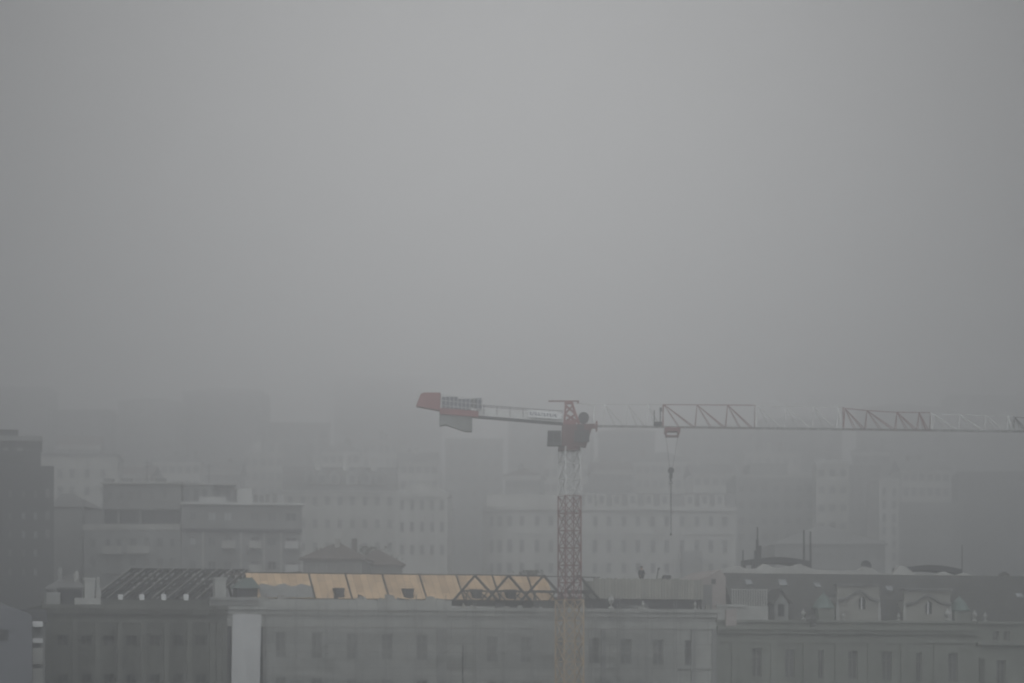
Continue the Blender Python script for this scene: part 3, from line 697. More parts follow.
m = MB(); m.lathe([(.28,-.55),(.45,-.54),(.45,-.45),(.3,-.44),(.3,.44),(.45,.45),(.45,.54),(.28,.55)], n=16)
T = Matrix.Translation((cx(583.5), 0, czz(418))) @ Matrix.Rotation(R(90), 4, 'X'); m.v = [tuple(T @ Vector(q)) for q in m.v]
m.tube((cx(583.5),-.5,czz(418)),(cx(585),-.5,czz(425)),.07); m.tube((cx(583.5),.5,czz(418)),(cx(585),.5,czz(425)),.07); m.build('hoist_winch', M['steel'], cr)
# counterjib, tilted gently up to the left
def cj(px, dy): return (cx(px), czz(411.3+(px-440)*.083+dy))
m = MB()
def strip(p0, p1, d0, d1, y0, y1):
    a0, a1 = cj(p0, d0), cj(p1, d0); c0, c1 = cj(p0, d1), cj(p1, d1); m.prism_y([a0, c0, c1, a1][::1], y0, y1)
strip(472, 563, 3.5, 1.6, -.62, -.5); strip(472, 563, 3.5, 1.6, .5, .62)
for p in range(478, 562, 12): a0 = cj(p, 2.5); m.tube((a0[0], -.5, a0[1]), (a0[0], .5, a0[1]), .06)
m.build('counterjib_beam', M['steel'], cr)
m = MB(); strip(478, 562.5, 1.4, -5.5, -.5, -.44); strip(478, 562.5, 1.4, -5.5, .44, .5); m.build('side_panel', M['whitecrane'], cr)
m = MB()
for y in (-.6, .6):
    m.tube((cj(480,-6.6)[0], y, cj(480,-9)[1]), (cj(563,-8)[0], y, cj(563,-9.6)[1]), .035)
    for p in range(484, 562, 13): m.tube((cj(p,0)[0], y, cj(p,0)[1]), (cj(p,0)[0], y, cj(p,-9.2)[1]), .028)
m.build('handrail', M['steel'], cr)
m = MB(); strip(528, 561.5, -1, -8.3, -.72, -.66); sg = m.build('sign_board', M['white'], cr, label='long white sign board with faint blue lettering')
m = MB(); x = 530
for w0 in (2.6, 1.2, 2.2, 2.4, 1.4, 2.6, 2.0, 2.2, 1.2, 2.4):           # the lettering is too soft to read: upright strokes of uneven width
    a0, a1 = cj(x, -3), cj(x+w0*.45, -6.2); m.box(a0[0], a1[0], -.735, -.723, a0[1], a1[1]); a2 = cj(x+w0, -3 if w0 > 2 else -5); m.box(a1[0]+.002, a2[0], -.735, -.723, a2[1], a2[1]+.07); x += w0+.75
m.build('lettering', M['blue'], sg)
m = MB(); strip(440, 478.5, 3.4, -2.6, -.75, .75); m.build('machinery_deck', M['redpaint'], cr)
m = MB(); m.prism_y([(cx(416.3),czz(406.5)),(cx(439.9),czz(411)),(cx(440.8),czz(393.6)),(cx(424),czz(393.4)),(cx(421),czz(395))], -.8, .8); m.build('ballast_cover', M['redpaint'], cr)
m = MB(); m.prism_y([(cx(439.6),czz(411.8)),(cx(439.6),czz(426.3)),(cx(446),czz(425.2)),(cx(465),czz(431.6)),(cx(472),czz(432)),(cx(472),czz(417.5))], -.6, .6)
m.mat(1)
m.build('counterweight', [M['ballast']], cr)
m = MB(); m.box(cx(441.5), cx(458), -.6, .6, cj(452,-3)[1], czz(397.5)); m.box(cx(458.3), cx(471), -.55, .55, cj(466,-3)[1], czz(399.5)); m.box(cx(476.5), cx(481.5), -.5, .5, cj(478,-3)[1], czz(398.5)); m.build('machinery_housing', M['blue'], cr)
m = MB(); m.lathe([(.2,-.45),(.42,-.44),(.42,-.36),(.3,-.35),(.3,.35),(.42,.36),(.42,.44),(.2,.45)], n=14)
T = Matrix.Translation((cx(475), 0, czz(403.5))) @ Matrix.Rotation(R(90), 4, 'X'); m.v = [tuple(T @ Vector(q)) for q in m.v]; m.build('winch_drum', M['steel'], cr)
m = MB()
for y in (-.78, .78):
    for d_ in (-3, -8, -13): a0 = cj(441, d_-.5); a1 = cj(483, d_-1.5); m.tube((a0[0],y,a0[1]+.15),(a1[0],y,a1[1]),.03)
    for p in range(442, 484, 4): a0 = cj(p, -2.7); m.tube((a0[0],y,a0[1]),(a0[0],y,cj(p,-14.6)[1]),.03)
m.build('railing', M['whitecrane'], cr)
# jib: triangular lattice, painted in lengths of white and red
def jt(px): 
    tb = [(594,404.5),(663,404.6),(755,405.2),(757,406),(842,407.2),(845,408.4),(868,410.6),(885,412.2),(931,412.6),(934,414),(1012,416),(1016,417.5),(1066,420)]
    for (a, ya), (c_, yc) in zip(tb[:-1], tb[1:]):
        if a <= px <= c_: return ya+(yc-ya)*(px-a)/(c_-a)
    return tb[-1][1]
def jb(px): return 426.2+(px-596)*.0123
def jib(p0, p1, apex, mat, label, kr=1.):
    m = MB(); hw = .55
    for q0, q1 in zip([p0]+apex, apex+[p1]): m.tube((cx(q0), 0, czz(jt(q0))), (cx(q1), 0, czz(jt(q1))), .04*kr)
    for i, q in enumerate(apex):
        T_ = (cx(q), 0, czz(jt(q)))
        nx = apex[i+1] if i+1 < len(apex) else p1
        for y in (-hw, hw):
            m.tube(T_, (cx(q-2), y, czz(jb(q))), .03*kr)
            m.tube(T_, (cx(max(nx-3, q+4)), y, czz(jb(nx))), .036*kr); m.tube(T_, (cx(q+(nx-q)*.45), y, czz(jb(q))), .022*kr)
    n = int((p1-p0)/10)
    for i in range(n+1):
        p = p0+(p1-p0)*i/n; m.tube((cx(p), -hw, czz(jb(p))), (cx(p), hw, czz(jb(p))), .035)
        if i < n: m.tube((cx(p), -hw, czz(jb(p))), (cx(p0+(p1-p0)*(i+1)/n), hw, czz(jb(p))), .03)
    m.tube((cx(p0), -hw, czz(jb(p0))), (cx(p0), 0, czz(jt(p0))), .045*kr); m.tube((cx(p1), hw, czz(jb(p1))), (cx(p1), 0, czz(jt(p1))), .045*kr)
    return m.build('jib_section', mat, cr, label=label)
jib(594, 662.6, [605, 628, 648], M['whitecrane'], 'white jib length nearest the mast')
jib(663, 755, [664, 697, 727.5], M['dullred'], 'dark red jib length above the trolley', 1.1)
jib(755.4, 842.6, [758, 786, 814, 838], M['whitecrane'], 'white jib length between the two red ones')
jib(843, 930.5, [845, 867, 897, 919], M['dullred'], 'dark red outer jib length', 1.05)
jib(931, 1012.6, [934, 960, 986, 1008], M['whitecrane'], 'white outer jib length')
jib(1013, 1066, [1015, 1030, 1046], M['greyroof'], 'grey jib tip')
m = MB()
for y in (-.55, .55): m.tube((cx(594), y, czz(jb(594))), (cx(1066), y, czz(jb(1066))), .045)
m.build('jib_chords', M['grey'], cr)
m = MB(); m.tube((cx(596.5),-.6,czz(421.5)),(cx(596.5),-.6,czz(431)),.09); m.tube((cx(596.5),.6,czz(421.5)),(cx(596.5),.6,czz(431)),.09); m.tube((cx(590),-.6,czz(427)),(cx(597),-.6,czz(427)),.12); m.tube((cx(590),.6,czz(427)),(cx(597),.6,czz(427)),.12); m.build('jib_pin', M['dullred'], cr)
m = MB(); m.tube((cx(572),0,czz(403)),(cx(596),0,czz(405)),.04); m.build('tie_rod', M['whitecrane'], cr)
m = MB()                                                    # inspection cage hung on the jib
for p in (654, 660):
    for y in (-.75, -.15): m.tube((cx(p), y, czz(426)), (cx(p), y, czz(411)), .04)
m.box(cx(653.5), cx(661.5), -.8, -.1, czz(426.2), czz(422.5)); m.tube((cx(660.5),-.4,czz(408)),(cx(660.5),-.4,czz(412)),.14); m.build('inspection_cage', M['steel'], cr)
m = MB(); yb = jb(672)
m.box(cx(664.5), cx(680), -.7, .7, czz(431.8), czz(yb+1)); m.box(cx(664.5), cx(666.5), -.7, .7, czz(434), czz(431.8)); m.box(cx(677.5), cx(679.5), -.7, .7, czz(434), czz(431.8)); m.box(cx(665.5), cx(678.5), -.6, .6, czz(437), czz(435.7))
for p in (666, 678):
    for y in (-.58, .58): m.tube((cx(p), y, czz(437)), (cx(p), y, czz(428)), .04)
m.build('trolley', M['dullred'], cr)
m = MB()
for p, q in ((666, 669.8), (678, 672.4)):
    for y in (-.12, .12): m.tube((cx(p), y, czz(436)), (cx(q), y, czz(469)), .008)
m.build('hoist_rope', M['steel'], cr)
m = MB(); m.lathe([(.1,-.14),(.26,-.13),(.26,.13),(.1,.14)], n=14); T = Matrix.Translation((cx(671), 0, czz(470.5))) @ Matrix.Rotation(R(90), 4, 'X'); m.v = [tuple(T @ Vector(q)) for q in m.v]
m.box(cx(668.3), cx(673.7), -.16, .16, czz(472), czz(469.5)); m.box(cx(669.4), cx(672.4), -.12, .12, czz(478), czz(472.1)); m.tube((cx(670.7),0,czz(478)),(cx(670.7),0,czz(482)),.09,.05,6)
for a_ in range(7):
    t0, t1 = math.pi*(.5-a_*.21), math.pi*(.5-(a_+1)*.21); m.tube((cx(670.7)+.13*math.cos(t0), 0, czz(482.5)+.13*math.sin(t0)), (cx(670.7)+.13*math.cos(t1), 0, czz(482.5)+.13*math.sin(t1)), .035)
m.build('hook_block', M['steel'], cr)
m = MB(); m.tube((cx(671),0,czz(483)),(cx(671),0,czz(534)),.035,n=5); m.lathe([(.03,0),(.09,.05),(.09,.15),(.03,.2)], cx(671), 0, czz(535.5), 8); m.build('lifting_chain', M['steel'], cr)

# ================================================================== BUILDINGS ON THE HILL BEHIND
BGP = {'glass': 'softpane'}
def hill_house(name, label, cat, p0, p1, ytop, Y, deg, wallm, rows, cols, wpx=(4, 8), roof=None, ridge=None, depth=14, pane='glass', cornice=None, group=None, pc=None, roofm='greyroof', margin=.5, frame='frame', skip=()):
    fr = Frame(p0, Y, deg)
    b_ = fr.thing(name, label, cat, group); u0, u1 = 0, fr.u(p1); pm = pc or (p0+p1)/2
    zt_ = fr.z(pm, ytop); holes = []
    cl = cols if isinstance(cols, (list, tuple)) else [p0+(p1-p0)*(i+margin)/(cols-1+2*margin) for i in range(cols)]
    for i, y in enumerate(rows):
        for j, p in enumerate(cl):
            if (i, j) in skip: continue
            uc = fr.u(p); zc_ = fr.z(pm, y); sw, sh_ = wpx[0]*Y/F/2, wpx[1]*Y/F/2
            holes.append((uc-sw, uc+sw, zc_-sh_, zc_+sh_))
    wall_mesh(MB(), u0, u1, 0, zt_, depth, holes, .22).build('wall', M[wallm], b_)
    for h_ in holes: window(b_, *h_, v=.18, pane=BGP.get(pane, pane) if isinstance(pane, str) else random.choice(pane), fine=False, frame=frame)
    if roof == 'gable': gable_roof(MB(), u0, u1, 0, depth, zt_+.003, fr.z(pm, ridge)).build('roof', M[roofm], b_)
    elif roof == 'hip': hip_roof(MB(), u0, u1, 0, depth, zt_+.203, fr.z(pm, ridge)).build('roof', M[roofm], b_)
    elif roof == 'flat':
        m_ = MB(); m_.box(u0-.15, u1+.15, -.15, .2, zt_+.003, zt_+.6); m_.box(u0-.15, u0+.2, .201, depth, zt_+.003, zt_+.6); m_.box(u1-.2, u1+.15, .201, depth, zt_+.003, zt_+.6); m_.build('roof_parapet', M[cornice or wallm], b_)
    if cornice and roof != 'flat':
        m_ = MB(); m_.box(u0-.25, u1+.25, -.4, -.003, zt_-.5, zt_-.01); m_.box(u0-.1, u1+.1, -.2, -.003, zt_-.9, zt_-.502); m_.build('cornice', M[cornice], b_)
    return fr, b_, zt_, u1

# dark block at the left edge: main part and lower stepped part
fr, b, zt, u1 = hill_house('apartment_block', 'tall dark apartment block with a stepped top at the left edge', 'building', -60, 41, 441, 355, 9, 'darkwall', (494, 516, 534.5, 553, 572), (-52,-38,-24,-10, 10, 23.5, 35.5), (4, 8), 'flat', pane=['palepane', 'midgrey', 'grey'], cornice='grey', depth=16, frame='darkwall', pc=20)
m = MB(); m.box(u1+.003, fr.u(54), 0, 15, 0, fr.z(47, 466)); m.build('side_wing', M['darkwall'], b)
for y in (494, 516, 534.5): 
    uc = fr.u(47.5); z0 = fr.z(47, y+4); m = MB(); m.box(uc-.25, uc+.25, -.05, -.003, z0, z0+1.1); m.build('window', M['grey'], b)
for x in (6, 20): m = MB(); q = fr.u(x); m.box(q-.35, q+.35, -.05, -.003, fr.z(20, 451), fr.z(20, 448)); m.build('window', M['midgrey'], b)
m = MB(); m.box(fr.u(-20), fr.u(18), 3, 8, zt+.003, zt+1.6); m.build('roof_house', M['darkwall'], b)
# pale block behind it
fr, b, zt, u1 = hill_house('apartment_block', 'pale block with two rows of dark windows right behind the tall dark block', 'building', 36, 118, 457, 520, 4, 'cream', (473.5, 491, 508), (60, 72, 87, 103), (5, 9), 'flat', cornice='greyroof')
# small house with the plain side wall
fr, b, zt, u1 = hill_house('hip_roofed_house', 'house with a plain pale side wall and dark peaked roof between the blocks', 'building', 53, 83, 507, 385, 6, 'grey', (), 2, depth=10)
m = MB(); xa, xb = fr.u(53), fr.u(105, 4); zr_ = fr.z(70, 493.5, 2)
A = [(-.3,-.3,zt+.01),(u1+.2,-.3,zt+.01),(u1+2.4,4,zt+.01),(u1+2.4,10.3,zt+.01),(-.3,10.3,zt+.01)]; R0 = (.9,2.2,zr_); R1 = (2.4,2.2,zr_)
m.face([A[0],A[1],R1,R0]); m.face([A[1],A[2],R1]); m.face([A[2],A[3],R1]); m.face([A[3],A[4],R0,R1]); m.face([A[4],A[0],R0]); m.face(A[::-1]); m.build('roof', M['greyroof'], b)
m = MB(); zz = fr.z(95, 508, 3.5); wall_mesh(m, u1+.003, fr.u(104, 3.5), 0, zt, 6, [], v=3.5); rw_ = m.build('rear_wing', M['grey'], b)
for p, y in ((88, 520), (96, 520), (92.5, 541)):
    q = fr.u(p, 3.5); z0 = fr.z(p, y+5, 3.5); m = MB(); m.box(q-.28, q+.28, 3.43, 3.497, z0, z0+1.1); m.build('window', M['softpane'], b)
# low cluttered house in front of it
fr, b, zt, u1 = hill_house('cottage', 'low cottage with a dull grey roof behind the dark wing\'s left end', 'house', 49, 84, 590, 285, 6, 'midgrey', (), 2, depth=8, roof='hip', ridge=574, roofm='greyroof')
m = MB(); m.box(fr.u(57), fr.u(61), 2.5, 3.2, zt, fr.z(59, 566)); m.build('chimney', M['midgrey'], b)
m = MB(); m.box(fr.u(73), fr.u(78), 2., 3.0, zt, fr.z(75, 570)); m.build('chimney', M['cream'], b)

# modern apartment house: left part with the recessed dark storey
Ya = 372
fr = Frame(84, Ya, -5)
b = fr.thing('apartment_house', 'flat roofed apartment house with a recessed dark storey and set back top floor', 'building')
u1 = fr.u(181); z530 = fr.z(130, 530); z510 = fr.z(130, 509.5); z483 = fr.z(140, 484)
hol = [ (fr.u(p-wd/2), fr.u(p+wd/2), fr.z(130, y+4), fr.z(130, y-4.5)) for y in (543, 563) for p, wd in ((93,5),(108,5),(119,5),(133,6),(147,5),(160,6),(172,5))]
wall_mesh(MB(), 0, u1, 0, z530, 15, hol).build('wall', M['midgrey'], b)
for q in hol: window(b, *q, v=.18, fine=False, pane=random.choice(['softpane','softpane','grey']))
m = MB(); m.box(-.1, u1, -.12, .12, z530+.003, z530+.75); m.build('terrace_parapet', M['cream'], b)
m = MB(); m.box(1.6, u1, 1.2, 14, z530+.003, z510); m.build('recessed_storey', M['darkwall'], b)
for p in (103, 118, 140): q = fr.u(p); MB().box(q-.15, q+.15, .2, .5, z530+.76, z510).build('column', M['grey'], b)
hol = [(fr.u(p-2.2), fr.u(p+2.2), fr.z(140, 500), fr.z(140, 491)) for p in (110, 122, 131, 139, 152, 165)]
wall_mesh(MB(), fr.u(103), u1, z510+.003, z483, 13, hol).build('top_storey', M['grey'], b)
for q in hol: window(b, *q, v=.18, fine=False, pane='softpane')
m = MB(); m.box(fr.u(101.5), u1+.2, -.5, 13.3, z483+.003, z483+.25); m.build('roof_slab', M['cream'], b)
m = MB(); m.box(fr.u(84), fr.u(103)-.01, .3, 10, z530+.003, fr.z(93, 511)); m.build('corner_room', M['grey'], b)
for p, y0 in ((108,500),(126,497),(160,499)):
    q = fr.u(p, 6); m = MB(); m.box(q-.6, q+.6, 6, 7.2, z483+.253, z483+1.0+.5*random.random()); m.build('roof_vent', M['grey'], b)
m = MB(); q = fr.u(147, 5); m.tube((q,5,z483+.25),(q,5,z483+3.4),.04); m.tube((q-.5,5,z483+3),(q+.5,5,z483+3),.03); m.tube((q-.35,5,z483+2.6),(q+.35,5,z483+2.6),.03); m.build('aerial', M['steel'], b)
for p in (110, 127, 146, 165): 
    q = fr.u(p); m = MB(); m.box(q-.9, q+.9, 1.13, 1.197, z530+1.0, z530+2.3); m.build('window', M['glass'], b)
for y in (553, 573):
    for p0_, p1_ in ((104, 123), (129, 151)):
        m = MB(); qa, qb = fr.u(p0_), fr.u(p1_); z0 = fr.z(130, y); m.box(qa, qb, -1.0, -.003, z0-.12, z0); m.box(qa, qb, -1.0, -.94, z0+.003, z0+.85); m.build('balcony', M['cream' if y < 560 else 'grey'], b)
# modern apartment house: right part with long pale roof edge
fr = Frame(181.5, Ya-2, 9)
b = fr.thing('apartment_house', 'apartment house with a long pale roof edge and one white chimney block', 'building')
u1 = fr.u(302); zt = fr.z(181, 504.5)
sp = ((193,6),(212,8),(228,8),(255,9),(272,9),(291,11)); hol = []
for y in (516, 541, 565):
    for p, wd in sp: hol.append((fr.u(p-wd/2), fr.u(p+wd/2), fr.z(181, y+4.2)-0, fr.z(181, y-4.2)))
wall_mesh(MB(), .01, u1, 0, zt, 15, hol, .3).build('wall', M['grey'], b)
for i, q in enumerate(hol): window(b, *q, v=.24, fine=False, pane='palepane' if i in (1, 2, 6) else random.choice(['softpane', 'softpane', 'glass']), frame='midgrey')
m = MB(); m.box(-.1, u1+.3, -.6, 15, zt+.003, zt+.32); m.build('roof_edge', M['softwhite'], b)
m = MB(); z0 = fr.z(181, 530); m.box(0, u1, -.35, -.003, z0-.2, z0+.2); m.build('string_course', M['felt'], b)
for p in (203, 241, 264, 281, 301): q = fr.u(p); MB().box(q-.12, q+.12, -.1, -.003, 0, z0-.202).build('pier', M['cream'], b)
m = MB(); m.box(fr.u(238), fr.u(253), 2, 4, zt+.323, fr.z(245, 487.5)); m.build('chimney', M['softwhite'], b)
m = MB(); m.box(fr.u(184), fr.u(214), 1.5, 9, zt+.323, fr.z(200, 484)); m.box(fr.u(214)+.01, fr.u(237), 2.5, 9, zt+.323, fr.z(225, 487)); m.build('penthouse', M['midgrey'], b)
m = MB(); m.box(fr.u(183), fr.u(238), 1., 9.4, fr.z(200,484)+.003, fr.z(200,484)+.2); m.build('penthouse_roof', M['cream'], b)
for p in (187, 196, 205, 218, 228): q = fr.u(p, 1.4); m = MB(); m.box(q-.3, q+.3, 1.38, 1.49, zt+.6, zt+2.0); m.build('window', M['softpane'], b)
m = MB(); m.box(fr.u(199), fr.u(226), -.1, .2, zt+.323, zt+1.0); m.build('terrace_parapet', M['softwhite'], b)
m = MB()
for p in (256, 262, 268, 275): q = fr.u(p, 3); m.box(q-.25, q+.25, 3, 3.6, zt+.323, zt+1.3+.4*random.random())
m.build('roof_vents', M['grey'], b)

m = MB(); q = fr.u(209, 3); z0 = fr.z(200,484)+.2; m.tube((q,3,z0),(q,3,z0+2.6),.04); m.tube((q-.5,3,z0+2.2),(q+.5,3,z0+2.2),.03); m.tube((q-.3,3,z0+1.8),(q+.3,3,z0+1.8),.03); m.build('aerial', M['steel'], b)
for p, y in ((255, 550), (291, 550), (228, 550), (291, 574), (255, 574)):
    m = MB(); qa, qb = fr.u(p-6.5), fr.u(p+6.5); z0 = fr.z(181, y-3); m.box(qa, qb, -1.1, -.11, z0-.12, z0); m.box(qa, qb, -1.1, -1.04, z0+.003, z0+.8); m.build('balcony', M['cream' if p != 291 else 'softwhite'], b)
# classical pale house with dormered roof
fr, b, zt, u1 = hill_house('mansion', 'pale house with a grey dormered roof right of the white chimney block', 'building', 284, 396, 491, 480, 3, 'cream', (501, 524, 547), 9, (5, 9), 'gable', 462, depth=22, cornice='paler', roofm='greyroof')
for p in (310, 322, 334, 352, 366, 380):
    q = fr.u(p, 4); z0 = zt+1.2; m = MB(); m.prism_y([(q-.9,z0),(q+.9,z0),(q+.9,z0+1.5),(q,z0+2.3),(q-.9,z0+1.5)], 2, 7); d = m.build('dormer', M['midgrey'], b)
    m = MB(); m.box(q-.4, q+.4, 1.93, 1.997, z0+.3, z0+1.4); m.build('window', M['softpane'], d)
for p in (318, 346, 374): q = fr.u(p, 11); m = MB(); m.box(q-.5, q+.5, 9.5, 10.5, zt+2, fr.z(p, 458, 10)); m.build('chimney', M['paler'], b)
# pedimented house
fr, b, zt, u1 = hill_house('pediment_house', 'narrow pale house topped by a triangular pediment', 'building', 397, 447, 494, 455, -2, 'paler', (505, 527, 550), 5, (4, 10), None, cornice='paler')
m = MB(); m.prism_y([(-.4, zt+.003), (u1+.4, zt+.003), (u1*.5, fr.z(422, 480.5))], -.45, 9); m.build('pediment', M['paler'], b)
m = MB()
for i in range(6): x = u1*i/5*.97+.1; MB().box(x-.2, x+.2, -.25, -.003, 0, zt-.91).build('pilaster', M['paler'], b)
m = MB(); m.box(-.3, u1+.3, -.3, -.003, fr.z(420,575), fr.z(420, 573)); m.build('string_course', M['paler'], b)
# low brown roofed houses in the gap
fr, b, zt, u1 = hill_house('cottage', 'low brown tiled cottage just above the orange boards', 'house', 303, 362, 560, 325, -4, 'grey', (567,), 6, (3, 6), 'hip', 541, depth=9, roofm='tile')
m = MB(); m.box(fr.u(331), fr.u(336), 3, 3.6, zt+.5, fr.z(333, 537)); m.build('chimney', M['cream'], b)
m = MB(); m.box(fr.u(346), fr.u(351), 5, 5.6, zt+.5, fr.z(348, 536)); m.build('chimney', M['tile'], b)
fr, b, zt, u1 = hill_house('cottage', 'lower tiled cottage beside the brown one, nearer the pediment house', 'house', 356, 402, 566, 332, 5, 'grey', (571,), 5, (3, 5), 'hip', 548, depth=9, roofm='tile')
# tall dim block
fr, b, zt, u1 = hill_house('apartment_block', 'tall dim grey block standing between the pediment house and the curved palace', 'building', 446, 503, 441, 690, 2, 'midgrey', tuple(range(448, 560, 15)), 5, (5, 7), 'flat')
# long palace with a rounded end
Yp = 495
fr = Frame(515, Yp, 3)
b = fr.thing('long_palace', 'long pale palace with a curved left end and a mansard roof behind the crane mast', 'building')
u1 = fr.u(736); zt = fr.z(515, 506); hol = []
cols = [522, 537, 551, 566, 580, 595, 609, 624, 638, 653, 667, 682, 697, 711, 725]
for y, hh in ((521, 5), (546, 6.5), (568, 5)):
    for p in cols: hol.append((fr.u(p-2.4), fr.u(p+2.4), fr.z(515, y+hh), fr.z(515, y-hh)))
wall_mesh(MB(), 0, u1, 0, zt, 16, hol, .3).build('wall', M['paler'], b)
for q in hol: window(b, *q, v=.25, fine=False, pane='softpane')
rad = fr.u(515)-fr.u(487); m = MB(); nb = 14
arc = [(-rad*math.sin(i/nb*math.pi/2), rad-rad*math.cos(i/nb*math.pi/2)) for i in range(nb+1)]
poly = [(x, y) for x, y in arc] + [(-rad, 16), (-.003, 16)]
n0 = len(poly); zlo, zhi = 0, zt
m.v += [(x-.003, y, zlo) for x, y in poly] + [(x-.003, y, zhi) for x, y in poly]
for i in range(n0): j = (i+1) % n0; m.f.append([j, i, n0+i, n0+j]); m.m.append(0)
m.f.append([n0+i for i in reversed(range(n0))]); m.m.append(0); m.build('curved_wall', M['paler'], b)
for y, hh in ((521, 5), (546, 6.5), (568, 5)):
    for k in (.12, .36, .6):
        t = k*math.pi/2; xx, yy = -rad*math.sin(t), rad-rad*math.cos(t); z0, z1 = fr.z(515, y+hh), fr.z(515, y-hh)
        m = MB(); m.box(-.4,.4,-.06,.05,z0,z1); o = m.build('window', M['softpane'], b, (xx-.02, yy-.02, 0)); o.rotation_euler = (0,0,-t)
def ring(z0, z1, off, name, mat):
    m = MB()
    for i in range(nb):
        t0, t1 = i/nb*math.pi/2, (i+1)/nb*math.pi/2
        q = [(-(rad+r_)*math.sin(t), rad-(rad+r_)*math.cos(t)) for t, r_ in ((t0, .003), (t1, .003), (t1, off), (t0, off))]
        a = [(x, y, z0) for x, y in q]; c_ = [(x, y, z1) for x, y in q]
        m.face(a); m.face(c_[::-1])
        for k in range(4): j = (k+1) % 4; m.face([a[k], c_[k], c_[j], a[j]])
    m.box(.003, u1, -off, -.003, z0, z1); return m.build(name, mat, b)
ring(zt-.7, zt-.02, .55, 'cornice', M['paler'])
z2 = fr.z(515, 533); ring(z2-.2, z2+.2, .2, 'string_course', M['paler'])
m = MB(); m.box(-rad, fr.u(575), 1.2, 15, zt+.003, fr.z(515, 494)); m.build('attic', M['paler'], b)
m = MB(); x0 = fr.u(575)+.01; zm = fr.z(515, 492); m.prism_x([(.4, zt+.003), (1.8, zm), (15, zm), (15.8, zt+.003)][::-1], x0, u1); m.build('mansard', M['greyroof'], b)
for p in (590, 602, 617, 633, 649, 665, 690, 705, 720):
    q = fr.u(p); m = MB(); m.box(q-.8, q+.8, .3, 2.2, zt+.003, zt+2.0); d = m.build('dormer', M['paler'], b); m = MB(); m.box(q-.35, q+.35, .22, .297, zt+.5, zt+1.7); m.build('window', M['softpane'], d)
for p in (517, 529, 544, 558, 573, 588, 602, 617, 631, 646, 660, 675, 690, 704, 718, 733):
    q = fr.u(p); MB().box(q-.28, q+.28, -.18, -.003, fr.z(515, 578), fr.z(515, 535)).build('pilaster', M['paler'], b)
m = MB(); q0, q1 = fr.u(681), fr.u(701); m.box(q0, q1, -1.6, -.19, 0, fr.z(515, 551)); m.build('porch', M['grey'], b)

# blocks on the right
fr, b, zt, u1 = hill_house('apartment_block', 'stepped pale grey block behind the right end of the long palace', 'building', 736, 816, 478, 540, 3, 'midgrey', (489, 505, 521, 537), 7, (6, 7), 'flat', cornice='cream')
m = MB(); m.box(fr.u(752), fr.u(790), 3, 12, zt+.61, fr.z(770, 462)); m.build('roof_house', M['midgrey'], b)
fr, b, zt, u1 = hill_house('apartment_block', 'slim brightest pale block right of the stepped grey block', 'building', 816, 849, 464, 525, -3, 'cream', (473, 490, 508, 526), 3, (6, 7), 'flat', cornice='softwhite')
fr, b, zt, u1 = hill_house('terrace_house', 'grey house with a broad dark roof in front of the slim pale block', 'building', 775, 885, 545, 440, 2, 'grey', (556,), 9, (4, 7), 'hip', 523, depth=16, roofm='grey')
fr, b, zt, u1 = hill_house('tower_house', 'narrow pale tower with vertical window strips in the right half', 'building', 879, 899, 482, 575, 4, 'paler', tuple(range(492, 572, 13)), 2, (4, 8), 'flat', depth=12)
fr, b, zt, u1 = hill_house('apartment_block', 'dim grey block just right of the narrow pale tower', 'building', 900, 962, 505, 620, 3, 'grey', (517, 532, 547, 562), 6, (5, 7), 'flat')
fr, b, zt, u1 = hill_house('apartment_block', 'broad dark block fading at the right edge', 'building', 958, 1075, 474, 640, -4, 'slabwall', (485, 499, 513, 527, 541, 555), 9, (4.5, 6), 'flat', depth=18)
fr, b, zt, u1 = hill_house('apartment_block', 'dim dark slab in the gap left of the narrow pale tower', 'building', 848, 881, 468, 600, 0, 'grey', tuple(range(480, 570, 14)), 4, (4, 6), 'flat')
